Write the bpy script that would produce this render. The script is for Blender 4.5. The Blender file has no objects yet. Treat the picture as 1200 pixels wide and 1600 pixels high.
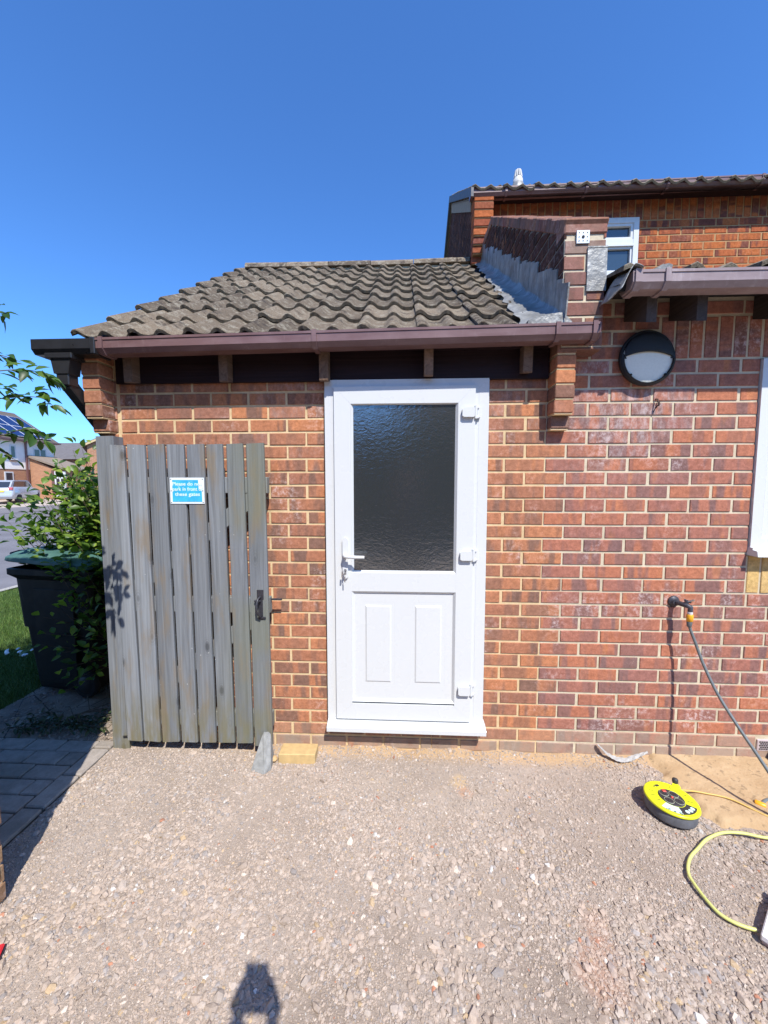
import bpy, math, random
import numpy as np
from mathutils import Vector, Matrix, noise
R = math.radians
sc = bpy.context.scene
COL = sc.collection

# ------------------------------------------------------------------ camera
cd = bpy.data.cameras.new('camera'); cam = bpy.data.objects.new('camera', cd); COL.objects.link(cam)
cam.location = (-0.676, -2.185, 1.513)
cam.rotation_euler = (R(90 - 4.337), 0, R(2.733))
cd.sensor_fit = 'VERTICAL'; cd.sensor_height = 36; cd.sensor_width = 36; cd.lens = 13.5
cd.clip_start = 0.01; cd.clip_end = 2000
sc.camera = cam

# ------------------------------------------------------------------ world and sun
SUN_EL, SUN_AZ = R(52.2), R(22.5)          # the sun stands behind the camera, to the right
w = bpy.data.worlds.new('World'); sc.world = w; w.use_nodes = True
nt = w.node_tree; nt.nodes.clear()
sky = nt.nodes.new('ShaderNodeTexSky'); sky.sky_type = 'NISHITA'; sky.sun_disc = False
sky.sun_elevation = SUN_EL; sky.sun_rotation = R(180 - 22.5)
sky.altitude = 0; sky.air_density = 1.0; sky.dust_density = 0.35; sky.ozone_density = 2.2
bg = nt.nodes.new('ShaderNodeBackground'); bg.inputs['Strength'].default_value = 0.128
out = nt.nodes.new('ShaderNodeOutputWorld')
gr = nt.nodes.new('ShaderNodeMix'); gr.data_type = 'RGBA'; gr.blend_type = 'MULTIPLY'; gr.inputs[0].default_value = 1.0
gr.inputs[7].default_value = (0.54, 0.98, 1.54, 1)      # the deep blue of a clear spring noon
nt.links.new(sky.outputs[0], gr.inputs[6]); nt.links.new(gr.outputs[2], bg.inputs[0]); nt.links.new(bg.outputs[0], out.inputs[0])
sl = bpy.data.lights.new('sun', 'SUN'); sun = bpy.data.objects.new('sun', sl); COL.objects.link(sun)
sl.energy = 5.0; sl.angle = R(0.53); sl.color = (1.0, 0.945, 0.86)
to_sun = Vector((math.sin(SUN_AZ)*math.cos(SUN_EL), -math.cos(SUN_AZ)*math.cos(SUN_EL), math.sin(SUN_EL)))
sun.rotation_euler = to_sun.to_track_quat('Z', 'Y').to_euler()
sc.view_settings.view_transform = 'Standard'; sc.view_settings.look = 'None'
sc.view_settings.exposure = 0.42; sc.view_settings.gamma = 1.0

# ------------------------------------------------------------------ mesh helpers
class MB:
    def __init__(s): s.v = []; s.f = []; s.m = []; s.t = []; s.uv = []; s.sm = []
    def face(s, pts, mat=0, tint=(1, 1, 1), uv=None, smooth=False):
        n = len(s.v); s.v += [tuple(p) for p in pts]; s.f.append(tuple(range(n, n+len(pts))))
        s.m.append(mat); s.t.append(tint); s.uv.append(uv or [(0, 0)]*len(pts)); s.sm.append(smooth)
    def mesh(s, verts, faces, mat=0, tint=(1, 1, 1), smooth=False):
        n = len(s.v); s.v += [tuple(p) for p in verts]
        for f in faces:
            s.f.append(tuple(n+i for i in f)); s.m.append(mat); s.t.append(tint); s.uv.append([(0, 0)]*len(f)); s.sm.append(smooth)
    def box(s, x0, x1, y0, y1, z0, z1, mat=0, c=0.0, tint=(1, 1, 1), M=None):
        if x0 > x1: x0, x1 = x1, x0
        if y0 > y1: y0, y1 = y1, y0
        if z0 > z1: z0, z1 = z1, z0
        c = min(c, (x1-x0)/2.2, (y1-y0)/2.2, (z1-z0)/2.2)
        if c <= 0:
            V = [(x, y, z) for x in (x0, x1) for y in (y0, y1) for z in (z0, z1)]
            F = [(0, 1, 3, 2), (4, 6, 7, 5), (0, 4, 5, 1), (2, 3, 7, 6), (0, 2, 6, 4), (1, 5, 7, 3)]
        else:
            V = []; idx = {}
            for ix, X in ((0, x0), (1, x1)):
                for iy, Y in ((0, y0), (1, y1)):
                    for iz, Z in ((0, z0), (1, z1)):
                        dx = c if ix == 0 else -c; dy = c if iy == 0 else -c; dz = c if iz == 0 else -c
                        for a, p in enumerate(((X, Y+dy, Z+dz), (X+dx, Y, Z+dz), (X+dx, Y+dy, Z))):
                            idx[(ix, iy, iz, a)] = len(V); V.append(p)
            F = []
            for ix in (0, 1):
                q = [idx[(ix, a, b, 0)] for a, b in ((0, 0), (0, 1), (1, 1), (1, 0))]; F.append(q if ix == 0 else q[::-1])
                q = [idx[(a, ix, b, 1)] for a, b in ((0, 0), (1, 0), (1, 1), (0, 1))]; F.append(q if ix == 0 else q[::-1])
                q = [idx[(a, b, ix, 2)] for a, b in ((0, 0), (0, 1), (1, 1), (1, 0))]; F.append(q if ix == 0 else q[::-1])
            for a in (0, 1):
                for b in (0, 1):
                    F.append([idx[(0, a, b, 1)], idx[(1, a, b, 1)], idx[(1, a, b, 2)], idx[(0, a, b, 2)]])
                    F.append([idx[(a, 0, b, 0)], idx[(a, 1, b, 0)], idx[(a, 1, b, 2)], idx[(a, 0, b, 2)]])
                    F.append([idx[(a, b, 0, 0)], idx[(a, b, 1, 0)], idx[(a, b, 1, 1)], idx[(a, b, 0, 1)]])
            for k in ((a, b, d) for a in (0, 1) for b in (0, 1) for d in (0, 1)):
                F.append([idx[k+(0,)], idx[k+(1,)], idx[k+(2,)]])
        if M is not None: V = [tuple(M @ Vector(p)) for p in V]
        s.mesh(V, F, mat, tint)
    def prism(s, poly, a0, a1, axis='X', mat=0, tint=(1, 1, 1), M=None):
        # poly in the two other axes (X: y,z  Y: x,z  Z: x,y)
        def P(p, a):
            q = {'X': (a, p[0], p[1]), 'Y': (p[0], a, p[1]), 'Z': (p[0], p[1], a)}[axis]
            return tuple(M @ Vector(q)) if M is not None else q
        n = len(poly); V = [P(p, a0) for p in poly] + [P(p, a1) for p in poly]
        F = [tuple(range(n))[::-1], tuple(range(n, 2*n))] + [(i, (i+1) % n, n+(i+1) % n, n+i) for i in range(n)]
        s.mesh(V, F, mat, tint)
    def tube(s, pts, r, n=10, mat=0, tint=(1, 1, 1), cap=True, smooth=True):
        pts = [Vector(p) for p in pts]; rr = r if isinstance(r, (list, tuple)) else [r]*len(pts)
        t = (pts[1]-pts[0]).normalized(); u = t.orthogonal().normalized(); V = []
        for i, p in enumerate(pts):
            if i == 0: tt = pts[1]-pts[0]
            elif i == len(pts)-1: tt = pts[-1]-pts[-2]
            else: tt = pts[i+1]-pts[i-1]
            tt.normalize(); u = (u-tt*u.dot(tt)).normalized(); b = tt.cross(u)
            for k in range(n):
                a = 2*math.pi*k/n; V.append(p+(u*math.cos(a)+b*math.sin(a))*rr[i])
        F = [(i*n+k, i*n+(k+1) % n, (i+1)*n+(k+1) % n, (i+1)*n+k) for i in range(len(pts)-1) for k in range(n)]
        s.mesh(V, F, mat, tint, smooth)
        if cap:
            s.mesh(V[:n], [tuple(range(n))[::-1]], mat, tint); s.mesh(V[-n:], [tuple(range(n))], mat, tint)
    def lathe(s, prof, c, axis=(0, 0, 1), n=32, mat=0, tint=(1, 1, 1), smooth=True, squash=None):
        q = Vector((0, 0, 1)).rotation_difference(Vector(axis)); c = Vector(c); V = []
        for (r, z) in prof:
            for k in range(n):
                a = 2*math.pi*k/n; V.append(c + q @ Vector((r*math.cos(a), r*math.sin(a), z)))
        F = [(i*n+k, i*n+(k+1) % n, (i+1)*n+(k+1) % n, (i+1)*n+k) for i in range(len(prof)-1) for k in range(n)]
        s.mesh(V, F, mat, tint, smooth)
        if prof[0][0] > 1e-5: s.mesh(V[:n], [tuple(range(n))[::-1]], mat, tint)
        if prof[-1][0] > 1e-5: s.mesh(V[-n:], [tuple(range(n))], mat, tint)
    def build(s, name, mats, parent=None, loc=None, rot=None, recalc=False):
        me = bpy.data.meshes.new(name)
        me.from_pydata(s.v, [], s.f)
        if not isinstance(mats, (list, tuple)): mats = [mats]
        for m in mats: me.materials.append(m)
        me.polygons.foreach_set('material_index', s.m); me.polygons.foreach_set('use_smooth', s.sm)
        at = me.color_attributes.new('tint', 'FLOAT_COLOR', 'CORNER'); arr = []; uvl = me.uv_layers.new(name='UVMap'); ua = []
        for f, t, u in zip(s.f, s.t, s.uv):
            for k in range(len(f)): arr += [t[0], t[1], t[2], 1.0]; ua += u[k]
        at.data.foreach_set('color', arr); uvl.data.foreach_set('uv', ua)
        if recalc:
            import bmesh
            b = bmesh.new(); b.from_mesh(me); bmesh.ops.remove_doubles(b, verts=b.verts, dist=1e-5); bmesh.ops.recalc_face_normals(b, faces=b.faces); b.to_mesh(me); b.free()
        me.update(); me.validate()
        o = bpy.data.objects.new(name, me); COL.objects.link(o)
        if parent is not None: o.parent = parent
        if loc is not None: o.location = loc
        if rot is not None: o.rotation_euler = rot
        return o

def smoothpts(P, n=8):
    out = []; P = [Vector(p) for p in P]
    for i in range(len(P)-1):
        p0 = P[max(i-1, 0)]; p1 = P[i]; p2 = P[i+1]; p3 = P[min(i+2, len(P)-1)]
        for k in range(n):
            t = k/n; out.append(.5*((2*p1)+(-p0+p2)*t+(2*p0-5*p1+4*p2-p3)*t*t+(-p0+3*p1-3*p2+p3)*t*t*t))
    return out+[P[-1]]
smoothpts0 = smoothpts
def thing(name, label, cat, loc=(0, 0, 0), rz=0.0, group=None):
    o = bpy.data.objects.new(name, None); COL.objects.link(o); o.location = loc; o.rotation_euler = (0, 0, rz)
    o['label'] = label; o['category'] = cat
    if group: o['group'] = group
    o.empty_display_size = 0.1
    return o
def tag(o, label=None, cat=None, group=None, kind=None):
    if label: o['label'] = label
    if cat: o['category'] = cat
    if group: o['group'] = group
    if kind: o['kind'] = kind
    return o
def local(o, parent):          # geometry was written in world coordinates: keep it there under its parent
    o.matrix_parent_inverse = Matrix.LocRotScale(parent.location, parent.rotation_euler, None).inverted(); return o

# ------------------------------------------------------------------ material helpers
class N:
    def __init__(s, name):
        s.m = bpy.data.materials.new(name); s.m.use_nodes = True; s.t = s.m.node_tree; s.t.nodes.clear()
        s.o = s.n('ShaderNodeOutputMaterial'); s.b = s.n('ShaderNodeBsdfPrincipled'); s.l(s.b.outputs[0], s.o.inputs[0])
        s.tc = s.n('ShaderNodeTexCoord')
    def n(s, t, **k):
        x = s.t.nodes.new(t)
        for a, v in k.items(): setattr(x, a, v)
        return x
    def l(s, a, b): s.t.links.new(a, b)
    def put(s, inp, v):
        if hasattr(v, 'links'): s.l(v, inp)
        elif isinstance(v, (tuple, list)) and len(v) == 3 and inp.type == 'RGBA': inp.default_value = (*v, 1)
        else: inp.default_value = v
    def P(s, **k):
        for a, v in k.items(): s.put(s.b.inputs[{'col': 'Base Color', 'rough': 'Roughness', 'metal': 'Metallic', 'spec': 'Specular IOR Level', 'trans': 'Transmission Weight', 'coat': 'Coat Weight', 'normal': 'Normal', 'sheen': 'Sheen Weight', 'sub': 'Subsurface Weight', 'alpha': 'Alpha'}[a]], v)
        return s
    def map(s, scale=(1, 1, 1), src='Object', loc=(0, 0, 0), rot=(0, 0, 0)):
        m = s.n('ShaderNodeMapping'); v = s.tc.outputs[src] if isinstance(src, str) else src
        s.l(v, m.inputs[0]); m.inputs[1].default_value = loc; m.inputs[2].default_value = rot; m.inputs[3].default_value = scale
        return m.outputs[0]
    def noise(s, scale=5, detail=4, rough=.55, vec=None, dist=0, out='Fac', dim='3D'):
        x = s.n('ShaderNodeTexNoise', noise_dimensions=dim); x.inputs['Scale'].default_value = scale; x.inputs['Detail'].default_value = detail
        x.inputs['Roughness'].default_value = rough; x.inputs['Distortion'].default_value = dist
        if dim != '1D': s.l(vec if vec is not None else s.tc.outputs['Object'], x.inputs['Vector'])
        else: s.l(vec, x.inputs['W'])
        return x.outputs[out]
    def vor(s, scale=5, vec=None, feature='F1', out='Distance', rnd=1.0):
        x = s.n('ShaderNodeTexVoronoi', feature=feature); x.inputs['Scale'].default_value = scale; x.inputs['Randomness'].default_value = rnd
        s.l(vec if vec is not None else s.tc.outputs['Object'], x.inputs['Vector']); return x.outputs[out]
    def ramp(s, f, stops, interp='LINEAR'):
        x = s.n('ShaderNodeValToRGB'); r = x.color_ramp; r.interpolation = interp
        while len(r.elements) < len(stops): r.elements.new(.5)
        for e, (p, c) in zip(r.elements, stops):
            e.position = p; e.color = (*c, 1) if isinstance(c, (tuple, list)) else (c, c, c, 1)
        s.put(x.inputs[0], f); return x.outputs[0]
    def mix(s, f, a, b, mode='MIX'):
        x = s.n('ShaderNodeMix', data_type='RGBA', blend_type=mode); s.put(x.inputs[0], f); s.put(x.inputs[6], a); s.put(x.inputs[7], b); return x.outputs[2]
    def math(s, op, a, b=0.0, c=None, clamp=False):
        x = s.n('ShaderNodeMath', operation=op, use_clamp=clamp); s.put(x.inputs[0], a); s.put(x.inputs[1], b)
        if c is not None: s.put(x.inputs[2], c)
        return x.outputs[0]
    def attr(s, name='tint', out='Color'):
        x = s.n('ShaderNodeAttribute', attribute_name=name); return x.outputs[out]
    def sep(s, v):
        x = s.n('ShaderNodeSeparateXYZ'); s.l(v, x.inputs[0]); return x.outputs
    def comb(s, a, b, c):
        x = s.n('ShaderNodeCombineXYZ'); s.put(x.inputs[0], a); s.put(x.inputs[1], b); s.put(x.inputs[2], c); return x.outputs[0]
    def bump(s, h, strength=.3, dist=.01, normal=None):
        x = s.n('ShaderNodeBump'); x.inputs['Strength'].default_value = strength; x.inputs['Distance'].default_value = dist; s.put(x.inputs['Height'], h)
        if normal is not None: s.l(normal, x.inputs['Normal'])
        s.l(x.outputs[0], s.b.inputs['Normal']); s.l(x.outputs[0], s.b.inputs['Coat Normal']); return x.outputs[0]
    def smooth(s, x, a, b):
        m = s.n('ShaderNodeMapRange', interpolation_type='SMOOTHSTEP'); s.put(m.inputs[0], x); m.inputs[1].default_value = a; m.inputs[2].default_value = b; return m.outputs[0]

def plain(name, col, rough=.6, spec=.5, var=.12, scale=20, bump=0, metal=0):
    s = N(name); c2 = tuple(x*(1-var) for x in col); c3 = tuple(min(1, x*(1+var)) for x in col)
    c = s.ramp(s.noise(scale, 5), [(.3, c2), (.7, c3)]); s.P(col=c, rough=s.ramp(s.noise(scale*1.7, 3), [(.3, max(0, rough-.08)), (.7, min(1, rough+.08))]), spec=spec, metal=metal)
    if bump: s.bump(s.noise(scale*4, 4), bump, .003)
    return s.m

def brick_mat(name, reds, dark, eff=0.25, zmask=None):
    """tint = (random hue, random shift, amount of soot); uv = brick-local metres"""
    s = N(name); a = s.sep(s.attr()); uv = s.sep(s.tc.outputs['UV'])
    base = s.ramp(a[0], [(0, reds[0]), (.35, reds[1]), (.7, reds[2]), (1, reds[3])])
    # kiss marks: bands along the brick
    bv = s.comb(s.math('MULTIPLY_ADD', a[1], 97.0, s.math('MULTIPLY', uv[0], 11.0)), s.math('MULTIPLY', uv[1], 1.6), s.math('MULTIPLY', a[0], 31.0))
    band = s.noise(1.0, 2.5, .5, bv)
    bandm = s.smooth(band, .47, .56)
    amt = s.math('MULTIPLY', bandm, s.ramp(s.math('FRACT', s.math('MULTIPLY', a[1], 7.31)), [(0, .2), (.5, .6), (1, .9)]))
    c = s.mix(amt, base, dark)
    hot = s.smooth(s.noise(1.3, 2, .5, s.comb(s.math('MULTIPLY_ADD', a[1], 53.0, s.math('MULTIPLY', uv[0], 9.0)), s.math('MULTIPLY', uv[1], 2.0), s.math('MULTIPLY', a[0], 17.0))), .6, .7)
    c = s.mix(s.math('MULTIPLY', hot, .5), c, (.52, .21, .095))
    # sand-faced grain, pits
    g = s.noise(260, 3, .7); c = s.mix(s.math('MULTIPLY', s.smooth(g, .35, .7), .35), c, s.mix(1, c, (.62, .62, .62), 'MULTIPLY'))
    g2 = s.noise(38, 7, .78); c = s.mix(.85, c, s.mix(1, c, s.ramp(g2, [(.32, .6), (.5, .99), (.68, 1.38)]), 'MULTIPLY'))
    pk = s.smooth(s.noise(75, 5, .8), .60, .70); c = s.mix(s.math('MULTIPLY', pk, .3), c, (.07, .045, .04))
    # pale salts in blotches and grains
    e1 = s.noise(3.2, 4, .6); ob = s.sep(s.tc.outputs['Object'])
    e = s.math('MULTIPLY', s.smooth(e1, .5, .72), s.smooth(s.noise(38, 5, .75), .45, .68))
    e = s.math('MULTIPLY', e, eff)
    if zmask:      # heavier near a spot on the wall (object space x, z, radius)
        for (mx, mz, mr, k) in zmask:
            dx = s.math('SUBTRACT', ob[0], mx); dz = s.math('SUBTRACT', ob[2], mz)
            d = s.math('SQRT', s.math('ADD', s.math('MULTIPLY', dx, dx), s.math('MULTIPLY', s.math('MULTIPLY', dz, dz), 1.8)))
            mk = s.math('SUBTRACT', 1.0, s.smooth(d, 0.0, mr))
            st = s.math('MULTIPLY', s.math('MULTIPLY', mk, s.math('GREATER_THAN', s.math('FRACT', s.math('MULTIPLY', a[1], 13.7)), .45)), s.smooth(s.noise(26, 7, .8, s.map((1, 1, .5))), .42, .70))
            e = s.math('ADD', e, s.math('MULTIPLY', st, k), clamp=True)
    c = s.mix(e, c, (.62, .55, .55))
    sp = s.smooth(s.vor(75), .16, .05); sp = s.math('MULTIPLY', sp, s.smooth(s.noise(5.5, 3), .52, .62))
    low = s.smooth(ob[2], 1.3, .2)
    sp = s.math('MULTIPLY', sp, s.math('MULTIPLY', low, .7)); c = s.mix(sp, c, (.7, .6, .5))
    c = s.mix(s.math('MULTIPLY', s.math('MULTIPLY', a[2], .95), s.smooth(s.noise(7, 6, .75), .25, .55)), c, (.37, .30, .235))
    s.P(col=c, rough=1.0, spec=.05)
    s.bump(s.math('ADD', s.math('MULTIPLY', g, .5), s.math('MULTIPLY', g2, 1.0)), .55, .004)
    return s.m
def mortar_mat(name, c0, c1):
    s = N(name); f = s.noise(18, 6, .7); c = s.ramp(f, [(.3, c0), (.7, c1)])
    c = s.mix(s.math('MULTIPLY', s.smooth(s.noise(3, 4), .45, .75), .35), c, tuple(x*.55 for x in c0))
    s.P(col=c, rough=.95, spec=.15); s.bump(s.noise(300, 4, .8), .6, .003); return s.m

M = {}
M['brick_infill'] = brick_mat('brick_infill', [(.45, .195, .108), (.38, .168, .102), (.51, .215, .108), (.32, .148, .104)], (.19, .118, .095), .7, [(-1.2, 2.0, .9, .25), (-.1, 1.9, .35, .35)])
M['brick_wing'] = brick_mat('brick_wing', [(.42, .175, .118), (.36, .155, .118), (.47, .18, .10), (.33, .150, .125)], (.205, .125, .12), .9, [(.6, 1.95, .55, .62), (.3, 2.2, .45, .6), (.5, 1.7, .5, .25)])
M['brick_house'] = brick_mat('brick_house', [(.36, .11, .045), (.44, .14, .05), (.40, .12, .05), (.30, .085, .05)], (.13, .055, .05), .12)
M['brick_parapet'] = brick_mat('brick_parapet', [(.30, .11, .075), (.26, .10, .08), (.20, .085, .075), (.30, .12, .08)], (.12, .065, .06), .5)
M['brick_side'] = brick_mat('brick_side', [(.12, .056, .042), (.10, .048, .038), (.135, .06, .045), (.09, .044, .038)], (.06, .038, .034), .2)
M['brick_yellow'] = brick_mat('brick_yellow', [(.62, .42, .17), (.58, .40, .18), (.64, .45, .20), (.55, .38, .17)], (.50, .33, .14), .1)
M['mortar_sand'] = mortar_mat('mortar_sand', (.56, .41, .23), (.73, .57, .35))
M['mortar_grey'] = mortar_mat('mortar_grey', (.50, .43, .31), (.67, .59, .44))
M['mortar_house'] = mortar_mat('mortar_house', (.34, .20, .10), (.48, .30, .15))

def wood(name, c0, c1, axis='Z', stain=None, rough=.85, grain=1.0, scale=1.0, knots=False, bump=.35):
    s = N(name); a = s.sep(s.attr())
    k = {'Z': (60, 60, 1.6), 'X': (1.6, 60, 60), 'Y': (60, 1.6, 60)}[axis]; k = tuple(x*scale for x in k)
    m = s.n('ShaderNodeMapping'); s.l(s.tc.outputs['Object'], m.inputs[0]); m.inputs[3].default_value = k
    sh = s.comb(s.math('MULTIPLY', a[1], 40), s.math('MULTIPLY', a[1], 17), s.math('MULTIPLY', a[0], 23)); s.l(sh, m.inputs[1])
    g = s.noise(1, 6, .65, m.outputs[0], 1.2); g2 = s.noise(.35, 4, .6, m.outputs[0], 2.5)
    c = s.ramp(g, [(.25, c0), (.75, c1)]); c = s.mix(.55, c, s.ramp(g2, [(.3, tuple(x*.75 for x in c0)), (.7, tuple(min(1, x*1.12) for x in c1))]))
    c = s.mix(1, c, s.ramp(a[0], [(0, .8), (1, 1.15)]), 'MULTIPLY')
    if knots:
        kv = s.comb(s.math('MULTIPLY_ADD', a[1], 31, s.math('MULTIPLY', s.sep(s.tc.outputs['Object'])[0], 9)), s.math('MULTIPLY', a[0], 9), s.math('MULTIPLY', s.sep(s.tc.outputs['Object'])[2], 4.2))
        v = s.vor(1, kv); kn = s.smooth(v, .17, .05); ring = s.math('MULTIPLY', s.smooth(v, .34, .1), s.math('MULTIPLY_ADD', s.math('SINE', s.math('MULTIPLY', v, 110)), .5, .5))
        c = s.mix(s.math('MULTIPLY', ring, .3), c, tuple(x*.5 for x in c0)); c = s.mix(s.math('MULTIPLY', kn, .75), c, tuple(x*.38 for x in c0))
    if stain:
        ob = s.sep(s.tc.outputs['Object'])
        st = s.smooth(s.noise(2.2, 4, .6, s.map((4.5, 4.5, .9))), .50, .68); c = s.mix(s.math('MULTIPLY', st, .7), c, stain)
        lowz = s.math('MULTIPLY', s.smooth(ob[2], .42, .02), s.smooth(s.noise(6, 4, .6, s.map((5, 5, 1))), .3, .65)); c = s.mix(s.math('MULTIPLY', lowz, .75), c, (.17, .15, .075))
        grn = s.math('MULTIPLY', s.smooth(ob[0], -1.8, -1.5), s.smooth(s.noise(1.4, 3), .4, .6)); c = s.mix(s.math('MULTIPLY', grn, .5), c, (.17, .18, .12))
        dots = s.math('MULTIPLY', s.smooth(s.vor(22), .06, .03), s.smooth(s.noise(3, 2), .5, .6)); c = s.mix(s.math('MULTIPLY', dots, .9), c, (.7, .72, .68))
    s.P(col=c, rough=rough, spec=.2); s.bump(g, bump, .004); return s.m
M['gate_wood'] = wood('gate_wood', (.135, .147, .164), (.265, .285, .31), stain=(.22, .17, .11), knots=True)
M['fascia'] = wood('fascia', (.013, .0065, .0075), (.024, .013, .015), 'X', rough=.6)
M['rafter'] = wood('rafter', (.13, .08, .055), (.25, .16, .11), 'Y', bump=.6)
M['rafter_dark'] = wood('rafter_dark', (.045, .035, .032), (.10, .082, .075), 'Y', bump=.6)
M['brown_pvc'] = plain('brown_pvc', (.155, .082, .078), .38, var=.10, scale=9)
def gut():
    s = N('gutter_pvc'); f = s.noise(5, 5, .6, s.map((1, 3, 3))); c = s.ramp(f, [(.3, (.13, .068, .066)), (.7, (.20, .125, .125))])
    c = s.mix(s.math('MULTIPLY', s.smooth(s.noise(30, 5, .7, s.map((1, 1, .25))), .55, .75), .35), c, (.34, .27, .27)); s.P(col=c, rough=.36, spec=.45); return s.m
M['gutter'] = gut()
def gut2():
    s = N('faded_gutter_pvc'); f = s.noise(5, 5, .6, s.map((1, 3, 3))); c = s.ramp(f, [(.3, (.22, .165, .165)), (.7, (.33, .26, .265))])
    c = s.mix(s.math('MULTIPLY', s.smooth(s.noise(30, 5, .7, s.map((1, 1, .25))), .5, .72), .4), c, (.48, .42, .42)); s.P(col=c, rough=.42, spec=.45); return s.m
M['gutter_faded'] = gut2()
M['black_pvc'] = plain('black_pvc', (.022, .022, .024), .35, scale=12)
M['white_upvc'] = plain('white_upvc', (.60, .62, .63), .28, var=.006, scale=4)
M['upvc_groove'] = plain('upvc_groove', (.42, .43, .46), .5, var=.02)
M['dark_gap'] = plain('dark_gap', (.012, .012, .013), .8)
M['steel'] = plain('steel', (.55, .55, .56), .3, metal=.9, scale=60)
M['rust'] = plain('rust', (.06, .035, .03), .8, var=.4, scale=60)
M['iron'] = plain('iron', (.045, .045, .055), .45, var=.3, scale=60, metal=.3)
def glass(name, bumpk, tint=(.036, .040, .044), through=.25, rough=.06):
    s = N(name); s.P(col=tint, rough=rough, spec=.9)
    s.b.inputs['IOR'].default_value = 1.95 if bumpk else 1.5; s.b.inputs['Coat Weight'].default_value = 1.0 if bumpk else 0.3; s.b.inputs['Coat Roughness'].default_value = .06
    if bumpk:
        a = s.noise(30, 3, .55, s.map((1, 1, 1.6)), 1.2); b = s.noise(80, 2, .5, None, .8)
        s.bump(s.math('ADD', a, s.math('MULTIPLY', b, .35)), bumpk, .006)
    if through:
        tr = s.n('ShaderNodeBsdfTransparent'); tr.inputs[0].default_value = (.75, .8, .8, 1); mx = s.n('ShaderNodeMixShader'); mx.inputs[0].default_value = through
        s.l(s.b.outputs[0], mx.inputs[1]); s.l(tr.outputs[0], mx.inputs[2]); s.l(mx.outputs[0], s.o.inputs[0])
    return s.m
M['door_glass'] = glass('door_glass', .17, rough=.13, through=.05)
M['window_glass'] = glass('window_glass', 0, (.035, .06, .09), .15)
M['far_glass'] = glass('far_glass', 0, (.03, .035, .045), 0)
def tilemat(name='roof_tile', k=1.0):
    s = N(name); a = s.sep(s.attr()); c = s.ramp(a[0], [(0, (.088*k, .070*k, .053*k)), (.5, (.135*k, .108*k, .081*k)), (1, (.19*k, .152*k, .112*k))])
    c = s.mix(s.math('MULTIPLY', s.smooth(s.noise(21, 7, .75), .48, .64), .75), c, (.27*k, .245*k, .195*k))
    c = s.mix(s.math('MULTIPLY', s.smooth(s.noise(11, 6, .7), .53, .66), .8), c, (.048, .040, .036))
    c = s.mix(s.math('MULTIPLY', s.smooth(s.vor(26), .22, .06), s.smooth(s.noise(4, 3), .45, .6)), c, (.30, .29, .24))
    c = s.mix(1, c, s.ramp(s.noise(170, 4, .85), [(.35, .55), (.65, 1.5)]), 'MULTIPLY')
    c = s.mix(s.math('MULTIPLY', a[2], .5), c, (.21, .18, .125))
    s.P(col=c, rough=.95, spec=.15); s.bump(s.noise(140, 5, .75), .8, .006); return s.m
M['tile'] = tilemat(); M['ridge_tile'] = tilemat('ridge_tile', 1.25)
def lead():
    s = N('lead'); c = s.ramp(s.noise(9, 5, .65), [(.3, (.15, .150, .145)), (.5, (.24, .243, .235)), (.7, (.37, .37, .355))])
    c = s.mix(s.math('MULTIPLY', s.smooth(s.noise(6, 4, .7, s.map((1, 4, .8))), .55, .7), .5), c, (.58, .61, .60))
    c = s.mix(s.math('MULTIPLY', s.smooth(s.noise(12, 4, .7, s.map((1, 5, .6), loc=(3, 1, 2))), .6, .72), .45), c, (.22, .20, .12))
    s.P(col=c, rough=.48, spec=.5, metal=.25); s.bump(s.noise(14, 4, .6), .5, .02); return s.m
M['lead'] = lead()

# ------------------------------------------------------------------ brickwork
rng = random.Random(7)
CH = .075
def bricks(mb, O, U, V, Nn, rows, mat, mmat, pitch=.225, length=.2105, h=.0632, depth=.012, soot=0.0, rnd=rng, jit=.0012, sootf=None, clampf=None):
    """rows: list of (v0, [(u0,u1)...], phase): bricks laid along U from O; faces look along Nn"""
    O, U, V, Nn = map(Vector, (O, U, V, Nn)); flip = U.cross(V).dot(Nn) < 0
    for v0, spans, ph in rows:
        for (a, b) in spans:
            i0 = math.floor((a-ph)/pitch)-1; i1 = math.ceil((b-ph)/pitch)+1
            for i in range(i0, i1):
                u0 = ph+i*pitch+.006; u1 = u0+length
                us = u0; u0 = max(u0, a); u1 = min(u1, b)
                if u1-u0 < .022: continue
                j = lambda k=1: rnd.uniform(-jit, jit)*k
                z0 = v0+.006+j(); z1 = z0+h+j(); d = j(1.2); t = (rnd.random(), rnd.random(), min(1, max(0, soot+(sootf(v0, u0) if sootf else 0)+rnd.uniform(-.05, .05)*(1 if soot or sootf else 0))))
                c = .0022; uu0, uu1 = u0+j(1.6), u1+j(1.6)
                def P(u, v, n):
                    if clampf: v = min(v, max(z0, clampf(u)))
                    return O+U*u+V*v+Nn*n
                if clampf and clampf(u1)-z0 < .004: continue
                F = [P(uu0+c, z0+c+j(), d), P(uu1-c, z0+c+j(), d), P(uu1-c+j(), z1-c, d), P(uu0+c+j(), z1-c, d)]
                B = [P(uu0, z0, -c*1.2+d), P(uu1, z0, -c*1.2+d), P(uu1, z1, -c*1.2+d), P(uu0, z1, -c*1.2+d)]
                K = [P(uu0, z0, -depth), P(uu1, z0, -depth), P(uu1, z1, -depth), P(uu0, z1, -depth)]
                ul = [(uu0-us, 0), (uu1-us, 0), (uu1-us, h), (uu0-us, h)]
                fc = [(F, ul)]
                for k in range(4):
                    k2 = (k+1) % 4; fc.append(([B[k], B[k2], F[k2], F[k]], [ul[k], ul[k2], ul[k2], ul[k]])); fc.append(([K[k], K[k2], B[k2], B[k]], [ul[k], ul[k2], ul[k2], ul[k]]))
                for pts, u in fc:
                    if flip: pts, u = pts[::-1], u[::-1]
                    mb.face(pts, mat, t, u)

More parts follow.
